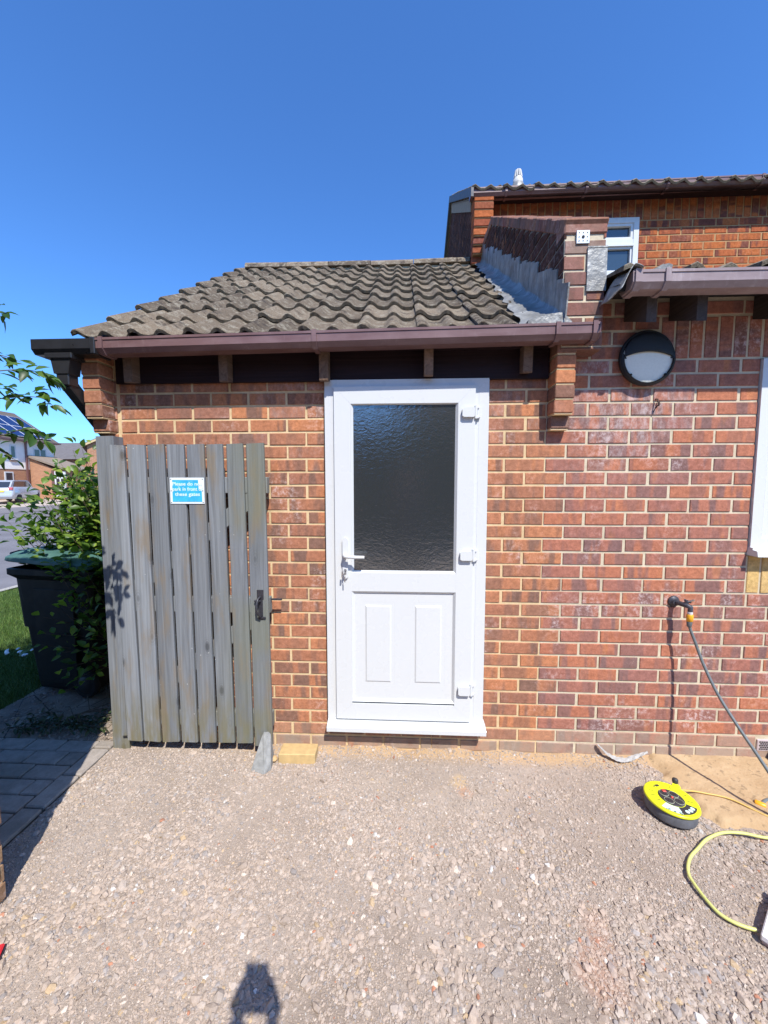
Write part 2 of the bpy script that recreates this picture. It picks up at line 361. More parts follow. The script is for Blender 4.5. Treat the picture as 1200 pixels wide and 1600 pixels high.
def holes(a, b, cuts):
    segs = [(a, b)]
    for (c, d) in cuts:
        segs = [q for (x, y) in segs for q in ([(x, y)] if d <= x or c >= y else [(x, min(c, y)), (max(d, x), y)]) if q[1]-q[0] > .02]
    return segs

ZT = 2.025                      # top bed joint of the infill wall; courses hang from it
# ================================================================== GARAGE
garage = thing('garage', 'small brick garage with a grey pantiled roof and a white door', 'garage', (-1.1, 0, -.07))
def gpart(mb, name, mats, parent=None, **k):
    o = mb.build(name, mats, **k); p = parent or garage; o.parent = p
    o.matrix_parent_inverse = Matrix.Translation(garage.location).inverted() if p is garage else Matrix.Identity(4)
    return o
DX0, DX1, DZ0, DZ1 = -1.113, -.203, .075, 2.083
mb = MB()
rows = []; rows_r = []
for k in range(-1, 29):
    z = ZT-CH*(k+1)
    cut = [(DX0-.002, DX1+.002)] if z+.03 > DZ0-.02 else []
    edge = .113 if k % 2 else .2255
    if z > 1.79: edge = .115
    phl = -1.222 if k % 2 else -1.3325
    phr = -.108 if k % 2 else .0045
    if cut: rows.append((z, [(-2.305, DX0-.004)], phl, .2190)); rows_r.append((z, [(DX1+.004, edge)], phr))
    else: rows.append((z, [(-2.305, -.5)], phl, .2190)); rows_r.append((z, [(-.495, edge)], phr))
soot = lambda v, u: .75 if v < -.02 else (.25 if v < .04 else 0)
bricks(mb, (0, 0, 0), (1, 0, 0), (0, 0, 1), (0, -1, 0), [(a, b, c) for a, b, c, d in rows], 0, 1, pitch=.219, length=.2060, sootf=soot)
bricks(mb, (0, 0, 0), (1, 0, 0), (0, 0, 1), (0, -1, 0), rows_r, 0, 1, sootf=soot)
# mortar bed behind the bricks
Y_M = .0045
for (x0, x1, z0, z1) in [(-2.43, DX0-.001, -.25, 2.10), (DX1+.001, .115, -.25, 2.10), (DX0-.001, DX1+.001, -.25, DZ0-.005)]:
    mb.box(x0, x1, Y_M, .10, z0, z1, 1)
# end pier left of the straight joint and the garage's other walls
bricks(mb, (0, -.002, 0), (1, 0, 0), (0, 0, 1), (0, -1, 0), [(ZT-CH*(k+1), [(-2.425, -2.328)], -2.43) for k in range(-3, 29)], 0, 1, length=.1)
mb.box(-2.43, -2.33, .10, 4.6, -.25, 2.25, 1); mb.box(.14, .33, .10, 2.0, -.25, 2.3, 1); mb.box(-2.33, .03, 4.5, 4.6, -.25, 2.25, 1)
mb.box(-2.43, -2.31, -.001, .0044, 2.10, 2.25, 1)
wall_o = gpart(mb, 'wall', [M['brick_infill'], M['mortar_sand']])
mb = MB(); mb.box(-2.33, .115, .11, 4.5, -.12, -.06, 0); gpart(mb, 'floor_slab', plain('concrete_floor', (.2, .19, .18), .9))
# gable peaks
mb = MB()
mb.prism([(-.0, 2.2), (4.45, 2.2), (2.2, 3.72)], -2.43, -2.33, 'X', 0); gpart(mb, 'gable', M['brick_side'])
# corbels
def corbel(x0, x1, name='corbel'):
    mb = MB(); zz = 1.80
    for k, p in enumerate((.052, .098, .104, .108, .112, .115)):
        z = zz+k*CH
        t = (rng.random(), rng.random(), 0)
        mb.box(x0+rng.uniform(-.002, .002), x1+rng.uniform(-.002, .002), -p, .01, z+.005, z+.070, 0, .004, t)
        mb.box(x0+.004, x1-.004, -p+.006, .01, z-.003, z+.075, 1)
    return gpart(mb, name, [M['brick_infill'], M['mortar_sand']])
c1 = corbel(.117, .216); c2 = corbel(-2.437, -2.338)
tag(c2, 'stepped brick corbel at the garage corner beside the black downpipe'); tag(c1, 'stepped brick corbel under the parapet wall')
# roof
SL = math.atan2(1.575, 2.32); TS, TC = math.sin(SL), math.cos(SL); Y0R, Z0R = -.150, 2.262
def roof_pt(x, s, t): return (x, Y0R+s*TC-t*TS, Z0R+s*TS+t*TC)
def pan(x, P=.1517, A=.027):
    u = (x/P+.08) % 1.0
    if u < .56: return A*(math.sin(math.pi*(u/.56)**.86)**1.1)
    return -.16*A*math.sin(math.pi*(u-.56)/.44)
def tiles(mb, x0, x1, nc, gauge, rp, tw=.3034, nx=16, seed=3, ragged=0.0, xmax=None):
    rr = random.Random(seed); nt_ = int(round((x1-x0)/tw))
    for n in range(nc):
        for i in range(nt_):
            a = x0+i*tw; dt = rr.uniform(-.003, .004); ds = rr.uniform(-.006, .006); tl = rr.uniform(-.006, .006); t = (rr.random(), rr.random(), 0)
            b_ = a+tw-.0015
            if xmax: lim = xmax(n*gauge)
            else: lim = 1e9
            if a > lim: continue
            s0 = n*gauge+ds; s1 = (n+1)*gauge+.06; th = .023; V = []
            for j in range(nx+1):
                x = a+(b_-a)*j/nx; hh = pan(x-x0)+dt+tl*(j/nx-.5)+.013*(.5-j/nx)
                x = min(x, lim)
                e = rr.uniform(-.0018, .0018)
                V += [rp(x, s0+e, hh+.034-th), rp(x, s0+e, hh+.034-.004), rp(x, s0+.005+e, hh+.034), rp(x, s1, hh+.004)]
            F = []
            for j in range(nx):
                q = j*4
                for k in range(3): F.append((q+k, q+4+k, q+5+k, q+1+k))
            mb.mesh(V, F[0::3], 0, (t[0], t[1], 0.85)); mb.mesh(V, F[1::3]+F[2::3], 0, t, True)
            # side edge of the tile
            mb.face([V[0], V[3], V[2], V[1]], 0, t)
            L = V[-4:]; mb.face([L[0], L[1], L[2], L[3]], 0, t)
GA = .3105
mb = MB(); tiles(mb, -2.425, .13, 9, GA, roof_pt, nx=22, xmax=lambda s: .12)
mb2 = mb
for v in (0,):
    mb.mesh([roof_pt(-2.40, .01, -.004), roof_pt(.125, .01, -.004), roof_pt(.125, 2.80, -.004), roof_pt(-2.40, 2.80, -.004)], [(0, 1, 2, 3)], 1)
    mb.mesh([roof_pt(-2.40, .01, -.03), roof_pt(.125, .01, -.03), roof_pt(.125, 2.80, -.03), roof_pt(-2.40, 2.80, -.03)], [(3, 2, 1, 0)], 1)
    back = lambda x, s, t: (x, 2*2.17-roof_pt(x, s, t)[1], roof_pt(x, s, t)[2])
    mb.mesh([back(-2.44, 0, .02), back(.02, 0, .02), back(.02, 2.80, .02), back(-2.44, 2.80, .02)], [(3, 2, 1, 0)], 0)
    mb.mesh([roof_pt(-2.40, .01, -.004), roof_pt(-2.40, .01, -.03), roof_pt(-2.40, 2.8, -.03), roof_pt(-2.40, 2.8, -.004)], [(0, 1, 2, 3)], 1)
roof = gpart(mb, 'roof', [M['tile'], M['dark_gap']])
mb = MB(); rr = random.Random(5); x = -2.375; sag = lambda x: 3.862+.010*((x+1.15)/1.2)**2
while x < .0:
    L = .452; x1 = min(x+L, .02); t = (rr.random(), rr.random(), 0)
    prof = [(2.17+.135*math.cos(a), .085*math.sin(a)**.8-.055) for a in [math.pi*k/10 for k in range(11)]] + [(2.17-.115, -.06), (2.17+.115, -.06)]
    j = rr.uniform(-.003, .003)
    V = [(x+.004, p[0], sag(x)+p[1]+j) for p in prof]+[(x1-.004, p[0], sag(x1)+p[1]+j) for p in prof]; n = len(prof)
    mb.mesh(V, [tuple(range(n)), tuple(range(n, 2*n))[::-1]]+[(i, n+i, n+(i+1) % n, (i+1) % n) for i in range(n)], 0, t, False); x += L
mb.box(-2.36, .02, 2.07, 2.27, 3.77, 3.802, 1)
rid = gpart(mb, 'ridge', [M['ridge_tile'], M['mortar_grey']], parent=roof)
# fascia and rafter tails
mb = MB(); mb.box(-2.31, .112, -.022, .0, 2.076, 2.255, 0, .002); mb.box(-2.335, .112, -.10, .0, 2.232, 2.245, 0)
gpart(mb, 'fascia', M['fascia'])
for (x, z) in ((-2.212, 2.064), (-1.675, 2.062), (-1.125, 2.060), (-.562, 2.079), (-.045, 2.090)):
    mb = MB(); mb.prism([(-.022, z+.013), (-.022, 2.232), (-.094, 2.232), (-.088, z+.007), (-.084, z)], x, x+.047, 'X', 0, (rng.random(), rng.random(), 0)); gpart(mb, 'rafter_tail', M['rafter'])
# parapet wall between the roofs
PX0, PX1, PY = .131, .338, -.12
par = MB()
top_f = lambda y: 2.765+(y+.12)*(3.93-2.79)/(1.60+.12) if y < 1.60 else 3.905
rws = []
for k in range(30):
    z = 2.205+k*CH
    # the course runs back from the front until the wall's slope ... from where the cap is above it
    ys = PY+.0
    zz = z+CH
    y_start = PY if z <= top_f(PY)+.01 else -.12+(z-2.765)/((3.93-2.79)/1.72)
    if y_start > 2.05 or z > 3.90: continue
    rws.append((z, [(y_start, 2.05)], .0 if k % 2 else .1125))
clf = lambda u: top_f(u)-.008
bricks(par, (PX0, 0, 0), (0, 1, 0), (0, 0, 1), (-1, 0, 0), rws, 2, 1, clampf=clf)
bricks(par, (PX1, 0, 0), (0, 1, 0), (0, 0, 1), (1, 0, 0), rws, 0, 1, clampf=clf)
par.box(PX0, PX1, PY, .0, 2.192, 2.204, 0, .003, (.2, .5, .2))
frows = []
for k in range(8):
    z = 2.205+k*CH
    if z+CH <= 2.79: frows.append((z, [(PX0, PX1)], PX0 if k % 2 == 0 else PX0-.1125))
bricks(par, (0, PY, 0), (1, 0, 0), (0, 0, 1), (0, -1, 0), frows, 0, 1, depth=.02, sootf=lambda v, u: .5 if v > 2.62 else .2)
par.prism([(PY+.0145, 2.205), (2.05, 2.205), (2.05, 3.90), (1.62, 3.90), (PY+.0145, 2.775)], PX0+.0045, PX1-.0045, 'X', 3)
par.box(PX0+.0040, PX1-.0040, PY+.0045, PY+.0145, 2.205, 2.77, 1)
# capping bricks on edge
rr = random.Random(11)
def capb(y0, z0, y1, z1):
    L = math.hypot(y1-y0, z1-z0); n = int(L/.075); ang = math.atan2(z1-z0, y1-y0)
    for i in range(n):
        Mx = Matrix.Translation((0, y0, z0)) @ Matrix.Rotation(ang, 4, 'X')
        par.box(PX0-.004+rr.uniform(-.003, .003), PX1+.004+rr.uniform(-.003, .003), i*L/n+.003, (i+1)*L/n-.004, -.03, .036+rr.uniform(-.003, .003), 0, .006, (rr.random(), rr.random(), .25), Mx)
    Mx = Matrix.Translation((0, y0, z0)) @ Matrix.Rotation(ang, 4, 'X'); par.box(PX0+.003, PX1-.003, .01, L-.01, -.03, .028, 1, 0, (1, 1, 1), Mx)
capb(PY, 2.785, 1.60, 3.925); capb(1.60, 3.91, 2.04, 3.91)
par.box(PX0-.003, PX1+.002, PY-.005, PY+.105, 2.755, 2.822, 0, .006, (.3, .4, .35))
parapet = gpart(par, 'parapet', [M['brick_parapet'], M['mortar_grey'], M['brick_side'], mortar_mat('mortar_dark', (.16, .13, .11), (.24, .20, .17))])
# lead flashing: apron on the tiles, stepped upstand on the parapet
mb = MB(); n = 90; V = []; rr = random.Random(4)
LS = 2.72
for i in range(n+1):
    s = .02+LS*i/n; wd = .205-.15*(i/n)**.8+.012*math.sin(i*.9)
    for k, (xx, tt) in enumerate(((PX0-wd, .030), (PX0-wd*.66, .040), (PX0-wd*.33, .042), (PX0-.012, .060), (PX0-.003, .085))):
        V.append(roof_pt(xx, s, tt+rr.uniform(-.0035, .0035)+.006*math.sin(xx*38+i*.5)))
mb.mesh(V, [(i*5+k, i*5+k+1, i*5+k+6, i*5+k+5) for i in range(n) for k in range(4)], 0, smooth=True)
# upstand with a ragged stepped top
m = 30
for i in range(m):
    s0 = .02+LS*i/m; s1 = .02+LS*(i+1)/m+.004; a = roof_pt(0, s0, .075); b = roof_pt(0, s1, .075)
    hgt = .20-.05*i/m+rr.uniform(-.02, .03); zt = a[2]+hgt; xx = PX0-.004-rr.uniform(0, .003)
    mb.mesh([(xx, a[1], a[2]-.01), (xx, b[1], b[2]-.01), (xx, b[1], zt+.012), (xx-.001, a[1]-.03, zt-.035), (PX0+.001, a[1], a[2]-.01), (PX0+.001, b[1], b[2]-.01), (PX0+.001, b[1], zt+.012), (PX0+.001, a[1]-.03, zt-.035)],
            [(0, 1, 2, 3), (3, 2, 6, 7), (0, 3, 7, 4), (1, 5, 6, 2)], 0)
# apron turned round the front corner
mb.box(PX0-.006, PX0+.012, PY-.005, PY+.05, 2.31, 2.52, 0, .002)
mb.prism([(-.05, 2.29), (.165, 2.29), (.165, 2.315), (.14, 2.34), (.115, 2.36), (.02, 2.35), (-.05, 2.325)], -.165, -.125, 'Y', 0)
gpart(mb, 'flashing', M['lead'])
mb = MB(); mb.box(.245, .342, PY-.008, PY-.003, 2.475, 2.69, 0, .001); mb.box(.245, .342, PY-.010, PY-.008, 2.683, 2.69, 0); gpart(mb, 'lead_patch', M['lead'])
mb = MB(); mb.box(.188, .252, PY-.008, PY-.004, 2.705, 2.768, 0, .001)
for (a, b) in ((.2, .717), (.22, .717), (.24, .717), (.2, .736), (.24, .736), (.2, .756), (.22, .756), (.24, .756)): mb.lathe([(.0026, 0), (.0026, .001)], (a, PY-.0085, 2+b), (0, -1, 0), 10, 1)
mb.lathe([(.007, 0), (.007, .0015)], (.22, PY-.0085, 2.736), (0, -1, 0), 14, 1)
gpart(mb, 'fixing_plate', [plain('zinc_plate', (.45, .5, .56), .45, metal=.4), M['dark_gap']])
# gutters
def gutter_prof(yf, zb, w=.108, h=.074, t=.003):
    o = [(yf, zb+h), (yf, zb+.024), (yf+.020, zb), (yf+w-.020, zb), (yf+w, zb+.024), (yf+w, zb+h)]
    i = [(yf+w-t, zb+h), (yf+w-t, zb+.025), (yf+w-.021, zb+t), (yf+.021, zb+t), (yf+t, zb+.025), (yf+t, zb+h)]
    return o+i
def sheared(mb, prof, x0, x1, k, xr, mat=0):
    n = len(prof); V = [(x, p[0], p[1]+k*(x-xr)) for x in (x0, x1) for p in prof]
    h = n//2
    F = [(i, i+1, n+i+1, n+i) for i in range(n-1)]+[(n-1, 0, n, 2*n-1)]
    for b in (0, n): F += [(b+i, b+i+1, b+n-2-i, b+n-1-i) for i in range(h-1)]
    mb.mesh(V, F, mat)
def gutter(parent_fn, yf, zb, x0, x1, k, xr, brackets, mat, capR=True, capL=False, name='gutter', w=.108, h=.074):
    mb = MB(); P = gutter_prof(yf, zb, w, h); sheared(mb, P, x0, x1, k, xr)
    lip = [(yf-.004, zb+h-.010), (yf-.004, zb+h+.002), (yf+.008, zb+h+.002), (yf+.008, zb+h-.010)]
    n = 4; V = [(x, p[0], p[1]+k*(x-xr)) for x in (x0, x1) for p in lip]; mb.mesh(V, [(0, 1, 2, 3), (7, 6, 5, 4)]+[(i, (i+1) % 4, 4+(i+1) % 4, 4+i) for i in range(4)])
    for on, xe, d in ((capR, x1, .004), (capL, x0, -.004)):
        if on: zz = k*(xe-xr); mb.prism([(p[0]+a, p[1]+zz) for p, a in zip(P[:6], (-.003, -.003, -.001, .001, .003, .003))], xe, xe+d, 'X', 0)
    for (bx, bw, big) in brackets:
        zz = k*(bx-xr); e = .009
        pr = [(yf-e, zb+h+.006), (yf-e, zb+.021), (yf+.018, zb-e), (yf+w-.018, zb-e), (yf+w+e, zb+.021), (yf+w+e, zb+h+.006), (yf+w, zb+h+.006), (yf+w, zb+.024), (yf+w-.02, zb), (yf+.02, zb), (yf, zb+.024), (yf, zb+h+.006)]
        V = [(x, p[0], p[1]+zz) for x in (bx-bw/2, bx+bw/2) for p in pr]; nn = 12
        F = [(i, i+1, nn+i+1, nn+i) for i in range(11)]+[(11, 0, nn, 2*nn-1)]
        for b in (0, nn): F += [(b+i, b+i+1, b+10-i, b+11-i) for i in range(5)]
        mb.mesh(V, F, 0)
    return parent_fn(mb, name, mat, recalc=True)
gutter(gpart, -.200, 2.204, -2.30, .285, .0125, -1.1, [(-2.245, .022, 0), (-1.125, .024, 0), (.085, .022, 0), (.262, .022, 0)], M['gutter'])
# black outlet section and offset downpipe at the left end
mb = MB(); P = gutter_prof(-.203, 2.189); sheared(mb, P, -2.62, -2.285, 0, 0)
for xe in (-2.62,): mb.prism(P[:6], xe-.004, xe, 'X', 0)
mb.box(-2.30, -2.275, -.209, -.088, 2.183, 2.268, 0, .004)
mb.box(-2.56, -2.41, -.20, -.105, 2.165, 2.195, 0, .004)
mb.prism([(-2.535, 2.17), (-2.425, 2.17), (-2.44, 2.09), (-2.52, 2.09)], -.19, -.115, 'Y', 0)
mb.box(-2.515, -2.445, -.185, -.118, 2.03, 2.10, 0, .005)
def sqpipe(mb, a, b, w=.062):
    a, b = Vector(a), Vector(b); d = (b-a).normalized(); q = Vector((0, 0, 1)).rotation_difference(d).to_matrix().to_4x4(); L = (b-a).length
    mb.box(-w/2, w/2, -w/2, w/2, 0, L, 0, .006, (1, 1, 1), Matrix.Translation(a) @ q)
sqpipe(mb, (-2.48, -.152, 2.05), (-2.473, .115, 1.80)); sqpipe(mb, (-2.473, .13, 1.82), (-2.473, .13, -.06)); mb.box(-2.508, -2.438, .09, .17, 1.74, 1.83, 0, .006)
gpart(mb, 'downpipe', M['black_pvc'], recalc=True)

# ------------------------------------------------------------------ door (part of the garage)
def dpart(mb, name, mats, parent, **k):
    o = mb.build(name, mats, **k); o.parent = parent; return o
def gframe(mb, x0, x1, z0, z1, w, yf, yb, mat=0, c=.0, gap=.0006, wb=None):
    wb = w if wb is None else wb
    for poly in ([(x0, z0), (x0, z1), (x0+w, z1-w), (x0+w, z0+wb)], [(x0, z1), (x1, z1), (x1-w, z1-w), (x0+w, z1-w)],
                 [(x1, z1), (x1, z0), (x1-w, z0+wb), (x1-w, z1-w)], [(x1, z0), (x0, z0), (x0+w, z0+wb), (x1-w, z0+wb)]):
        cx = sum(p[0] for p in poly)/4; cz = sum(p[1] for p in poly)/4
        mb.prism([(p[0]+(gap if p[0] < cx else -gap)*0.5, p[1]) for p in poly], yf, yb, 'Y', mat)
def bead(mb, x0, x1, z0, z1, w, yf, yb, mat=0):
    """sloped bead round an opening: outer edge high (yf), inner edge low (yb)"""
    o = [(x0, yf, z0), (x1, yf, z0), (x1, yf, z1), (x0, yf, z1)]; i = [(x0+w, yb, z0+w), (x1-w, yb, z0+w), (x1-w, yb, z1-w), (x0+w, yb, z1-w)]
    for k in range(4):
        k2 = (k+1) % 4; mb.face([o[k], o[k2], i[k2], i[k]], mat)
mb = MB()
gframe(mb, -1.056, -.281, .135, 2.040, .093, -.045, -.005, 0)
mb.box(-.965, -.372, -.0445, -.005, .897, 1.003, 0)
bead(mb, -.963, -.374, 1.003, 1.953, .013, -.045, -.030, 0)
bead(mb, -.963, -.374, .242, .897, .014, -.045, -.031, 0)
mb.box(-.965, -.372, -.031, -.010, .235, .90, 0)
for (a, b) in ((-.906, -.717), (-.621, -.430)):
    z0, z1 = .337, .833
    bead(mb, a, b, z0, z1, .012, -.0312, -.0265, 0)
    bead(mb, a+.012, b-.012, z0+.012, z1-.012, .016, -.0265, -.036, 0)
    mb.box(a+.028, b-.028, -.036, -.030, z0+.028, z1-.028, 0)
door = gpart(mb, 'door', [M['white_upvc'], M['upvc_groove']])
tag(door, 'white panelled half-glazed door')
mb = MB(); gframe(mb, -1.110, -.207, .095, 2.080, .0535, -.030, .060, 0, wb=.05)
mb.box(-1.056, -.281, -.0045, .05, .135, .15, 0); mb.box(-.2795, -.2600, -.029, .05, .14, 2.03, 0)
mb.box(-1.1115, -1.1095, -.020, .02, .09, 2.082, 0); mb.box(-.206, -.203, -.018, .02, .09, 2.082, 0)
dpart(mb, 'door_frame', M['white_upvc'], door)
mb = MB(); mb.prism([(.06, .128), (-.045, .124), (-.082, .108), (-.086, .104), (-.086, .080), (.06, .080)], -1.108, -.196, 'X', 0); dpart(mb, 'sill', M['white_upvc'], door)
mb = MB(); mb.box(-.955, -.382, -.030, -.024, 1.012, 1.945, 0); dpart(mb, 'glass_pane', M['door_glass'], door)
mb = MB(); mb.box(-.955, -.382, -.0312, -.0302, 1.0105, 1.0155, 0); mb.box(-.955, -.951, -.0312, -.0302, 1.0105, 1.945, 0); mb.box(-.386, -.382, -.0312, -.0302, 1.0105, 1.945, 0); mb.box(-.955, -.382, -.0312, -.0302, 1.94, 1.945, 0)
dpart(mb, 'gasket', M['dark_gap'], door)
mb = MB()
def plate(mb, x, z0, z1, r, yf, yb, mat=0):
    pts = [(x+r*math.cos(a), z1-r+r*math.sin(a)) for a in [math.pi*k/10 for k in range(11)]]+[(x-r*math.cos(a), z0+r-r*math.sin(a)) for a in [math.pi*k/10 for k in range(11)]]
    mb.prism(pts, yf, yb, 'Y', mat)
plate(mb, -.997, .972, 1.205, .0155, -.058, -.045)
mb.tube([(-.997, -.055, 1.108), (-.997, -.085, 1.106), (-.990, -.094, 1.105), (-.972, -.096, 1.104), (-.93, -.096, 1.102), (-.885, -.094, 1.1015)], [.013, .011, .0105, .010, .0095, .009], 12)
dpart(mb, 'handle', M['white_upvc'], door)
mb = MB(); mb.lathe([(.0085, 0), (.0085, .002)], (-.997, -.058, 1.020), (0, -1, 0), 14, 0); mb.box(-1.0035, -.9905, -.060, -.0582, .996, 1.018, 0, .002)
mb.box(-.9985, -.9955, -.083, -.060, 1.014, 1.026, 0, .0008); mb.lathe([(.011, -.0012), (.011, .0012)], (-.9975, -.086, 1.018), (1, 0, .2), 16, 0)
mb.tube([(-.9975+.013*math.cos(a)*.3, -.088-.003*math.sin(a), 1.000+.013*math.sin(a)) for a in [i*.5 for i in range(13)]], .0013, 6)
mb.box(-1.006, -.997, -.088, -.0865, .955, .990, 0, .0006, (1, 1, 1), Matrix.Translation((-.06, 0, -.02)) @ Matrix.Rotation(R(3), 4, 'Y')); mb.box(-.999, -.992, -.087, -.0855, .958, .99, 0, .0006)
dpart(mb, 'key', M['steel'], door)
mb = MB(); mb.tube([(-.985, .02, 1.135), (-.93, .028, 1.134), (-.872, .028, 1.133)], .011, 10); dpart(mb, 'inner_handle', M['white_upvc'], door)
for z in (1.895, 1.110, .330):
    mb = MB()
    mb.prism([(-.354, z-.020), (-.345, z-.027), (-.292, z-.027), (-.288, z-.022), (-.288, z+.022), (-.300, z+.027), (-.340, z+.024), (-.354, z+.014)], -.066, -.045, 'Y')
    mb.tube([(-.279, -.048, z-.034), (-.279, -.048, z+.034)], .0085, 12); mb.box(-.272, -.254, -.046, -.030, z-.03, z+.03, 0, .003); mb.box(-.279, -.262, -.053, -.030, z-.034, z-.018, 0, .003); mb.box(-.279, -.262, -.053, -.030, z+.018, z+.034, 0, .003)
    dpart(mb, 'hinge', M['white_upvc'], door)

# ================================================================== RIGHT WING
wing = thing('house_extension', 'single-storey red brick house wing with a bulkhead light and a garden tap', 'house wing', (1.8, 0, -.07))
def wpart(mb, name, mats, parent=None, **k):
    o = mb.build(name, mats, **k); p = parent or wing; o.parent = p
    o.matrix_parent_inverse = Matrix.Translation(wing.location).inverted() if p is wing else Matrix.Identity(4)
    return o
mb = MB(); WX0, WX1, WZ0, WZ1 = 1.222, 2.42, 1.115, 2.172
XR = 4.0; rows = []
for k in range(-6, 29):
    z = ZT-CH*(k+1); a = .113 if k % 2 else .2255
    if z > 1.79: a = .19 if k % 2 else .2255
    if z > 2.18: a = .34
    cuts = []
    if z+.04 > WZ0 and z+.03 < WZ1: cuts.append((WX0, WX1))
    if .89 < z+.03 < WZ0: cuts.append((WX0, WX1))
    if 2.17 < z+.01 < 2.40: cuts.append((.69, XR+1))
    if -.03 < z+.03 < .05: cuts.append((1.345, 1.575))
    ph = .1125 if k % 2 else 0
    sp = holes(a, XR, cuts)
    if sp: rows.append((z, sp, ph))
bricks(mb, (0, .0005, 0), (1, 0, 0), (0, 0, 1), (0, -1, 0), rows, 0, 1, sootf=lambda v, u: (.85 if v < -.02 else (.6 if v < .04 else 0))*(1 if u > .2 else .8))
srow = [(0, [(2.178, 2.398)], 2.173)]
for i in range(44):
    x = .70+i*.0752
    bricks(mb, (x, .0005, 0), (0, 0, 1), (1, 0, 0), (0, -1, 0), [(0, [(2.175, 2.399)], 2.175)], 0, 1)
for i in range(16):
    x = WX0+.004+i*.0752
    bricks(mb, (x, .0005, 0), (0, 0, 1), (1, 0, 0), (0, -1, 0), [(0, [(.902, 1.113)], .90)], 2, 1, length=.205)
for (x0, x1, z0, z1) in [(.115, .345, -.25, 2.2), (.345, WX0, -.25, 2.50), (WX1, XR, -.25, 2.50), (WX0, WX1, -.25, 1.113), (WX0, WX1, WZ1, 2.50)]:
    mb.box(x0, x1, .005, .10, z0, z1, 1)
mb.box(.345, XR, 1.95, 2.0, -.25, 2.7, 1); mb.box(XR-.1, XR, .10, 1.95, -.25, 2.5, 1)
wpart(mb, 'wall', [M['brick_wing'], M['mortar_grey'], M['brick_yellow']])
# lean-to roof
A2 = R(17); t2 = math.tan(A2)
def rp2(x, s, t): return (x, -.262+s*math.cos(A2)-t*math.sin(A2), 2.462+s*math.sin(A2)+t*math.cos(A2))
mb = MB(); tiles(mb, .345, .345+.3034*12, 7, .33, rp2, seed=9, nx=12)
for a, b, f in ((-.02, 1, 0), (-.05, 1, 1)):
    mb.mesh([rp2(.34, 0, a), rp2(XR, 0, a), rp2(XR, 2.42, a), rp2(.34, 2.42, a)], [(0, 1, 2, 3) if f == 0 else (3, 2, 1, 0)], 1)
mb.mesh([rp2(.34, .0, -.02), rp2(XR, .0, -.02), rp2(XR, .0, -.05), rp2(.34, .0, -.05)], [(0, 1, 2, 3)], 1)
wpart(mb, 'roof', [M['tile'], M['dark_gap']])
for (x, L) in ((.505, .195), (.737, .2), (1.165, .2), (1.60, .2), (2.05, .2), (2.5, .2)):
    mb = MB(); mb.prism([(.0, 2.372), (-L, 2.292), (-L, 2.43), (-.1, 2.46), (.0, 2.50)], x, x+.048, 'X', 0, (rng.random(), rng.random(), 0)); wpart(mb, 'rafter_tail', M['rafter_dark'])
gutter(wpart, -.305, 2.402, .375, XR-.1, -.004, 1.0, [(.395, .03, 1), (.525, .024, 0), (1.5, .024, 0)], M['gutter_faded'], capR=True, capL=True, h=.074)
# dressed lead at the gutter's end
mb = MB(); rr = random.Random(8); V = []; nU, nV = 12, 9
for i in range(nU+1):
    for j in range(nV+1):
        u = i/nU; v = j/nV; k = min(1, u/.62); k = k*k*(3-2*k)
        V.append((.322+.085*u-.012*(1-k)+.005*math.sin(v*6), -.322+.19*v+.006*math.sin(u*5), 2.392+.108*k+.012*math.sin(u*3.1)+.006*math.sin(v*8+u*4)-.012*(1-v)*k))
mb.mesh(V, [(i*(nV+1)+j, (i+1)*(nV+1)+j, (i+1)*(nV+1)+j+1, i*(nV+1)+j+1) for i in range(nU) for j in range(nV)], 0, smooth=True)
mb.prism([(.455, 2.475), (.54, 2.475), (.545, 2.500), (.53, 2.506), (.50, 2.500)], -.30, -.16, 'Y', 0)
lf = wpart(mb, 'flashing', M['lead']); md = lf.modifiers.new('th', 'SOLIDIFY'); md.thickness = .003
# window at the right edge
mb = MB(); gframe(mb, WX0+.004, WX1-.004, WZ0+.04, WZ1-.004, .055, -.012, .05, 0); 
bead(mb, WX0+.059, WX1-.059, WZ0+.095, WZ1-.059, .02, -.012, .004, 0)
gframe(mb, WX0+.070, WX1-.070, WZ0+.106, WZ1-.070, .05, .0, .03, 0); mb.box(1.80, 1.86, -.012, .04, WZ0+.09, WZ1-.05, 0)
win = wpart(mb, 'window', M['white_upvc'])
mb = MB(); mb.prism([(.03, WZ0+.042), (-.06, WZ0+.032), (-.066, WZ0+.002), (.03, WZ0+.002)], WX0-.0, WX1+.03, 'X', 0); mb.prism([(.03, WZ0+.05), (-.03, WZ0+.046), (-.03, WZ0+.036), (.03, WZ0+.036)], WX0+.002, WX1-.002, 'X', 0); dpart(mb, 'sill', M['white_upvc'], win)
mb = MB(); mb.box(WX0+.1, WX1-.1, .012, .018, WZ0+.14, WZ1-.1, 0); dpart(mb, 'glass_pane', M['window_glass'], win)
# air brick
mb = MB(); mb.box(1.350, 1.570, -.004, .012, -.012, .054, 0, .002)
for j in range(5):
    for i in range(17):
        x = 1.364+i*.0122+(.0061 if j % 2 else 0)
        if x < 1.562: mb.box(x-.0045, x+.0045, -.0052, -.0045, .000+j*.0105-.0035, .000+j*.0105+.0035, 1)
wpart(mb, 'air_vent', [plain('vent_plastic', (.50, .42, .42), .6), M['dark_gap']])
# bulkhead light
lc = Vector((.618, 0, 2.172))
mb = MB(); mb.lathe([(.118, 0), (.124, .012), (.142, .016), (.145, .028), (.139, .035), (.132, .036), (.130, .018)], (lc.x, 0, lc.z), (0, -1, 0), 48, 0)
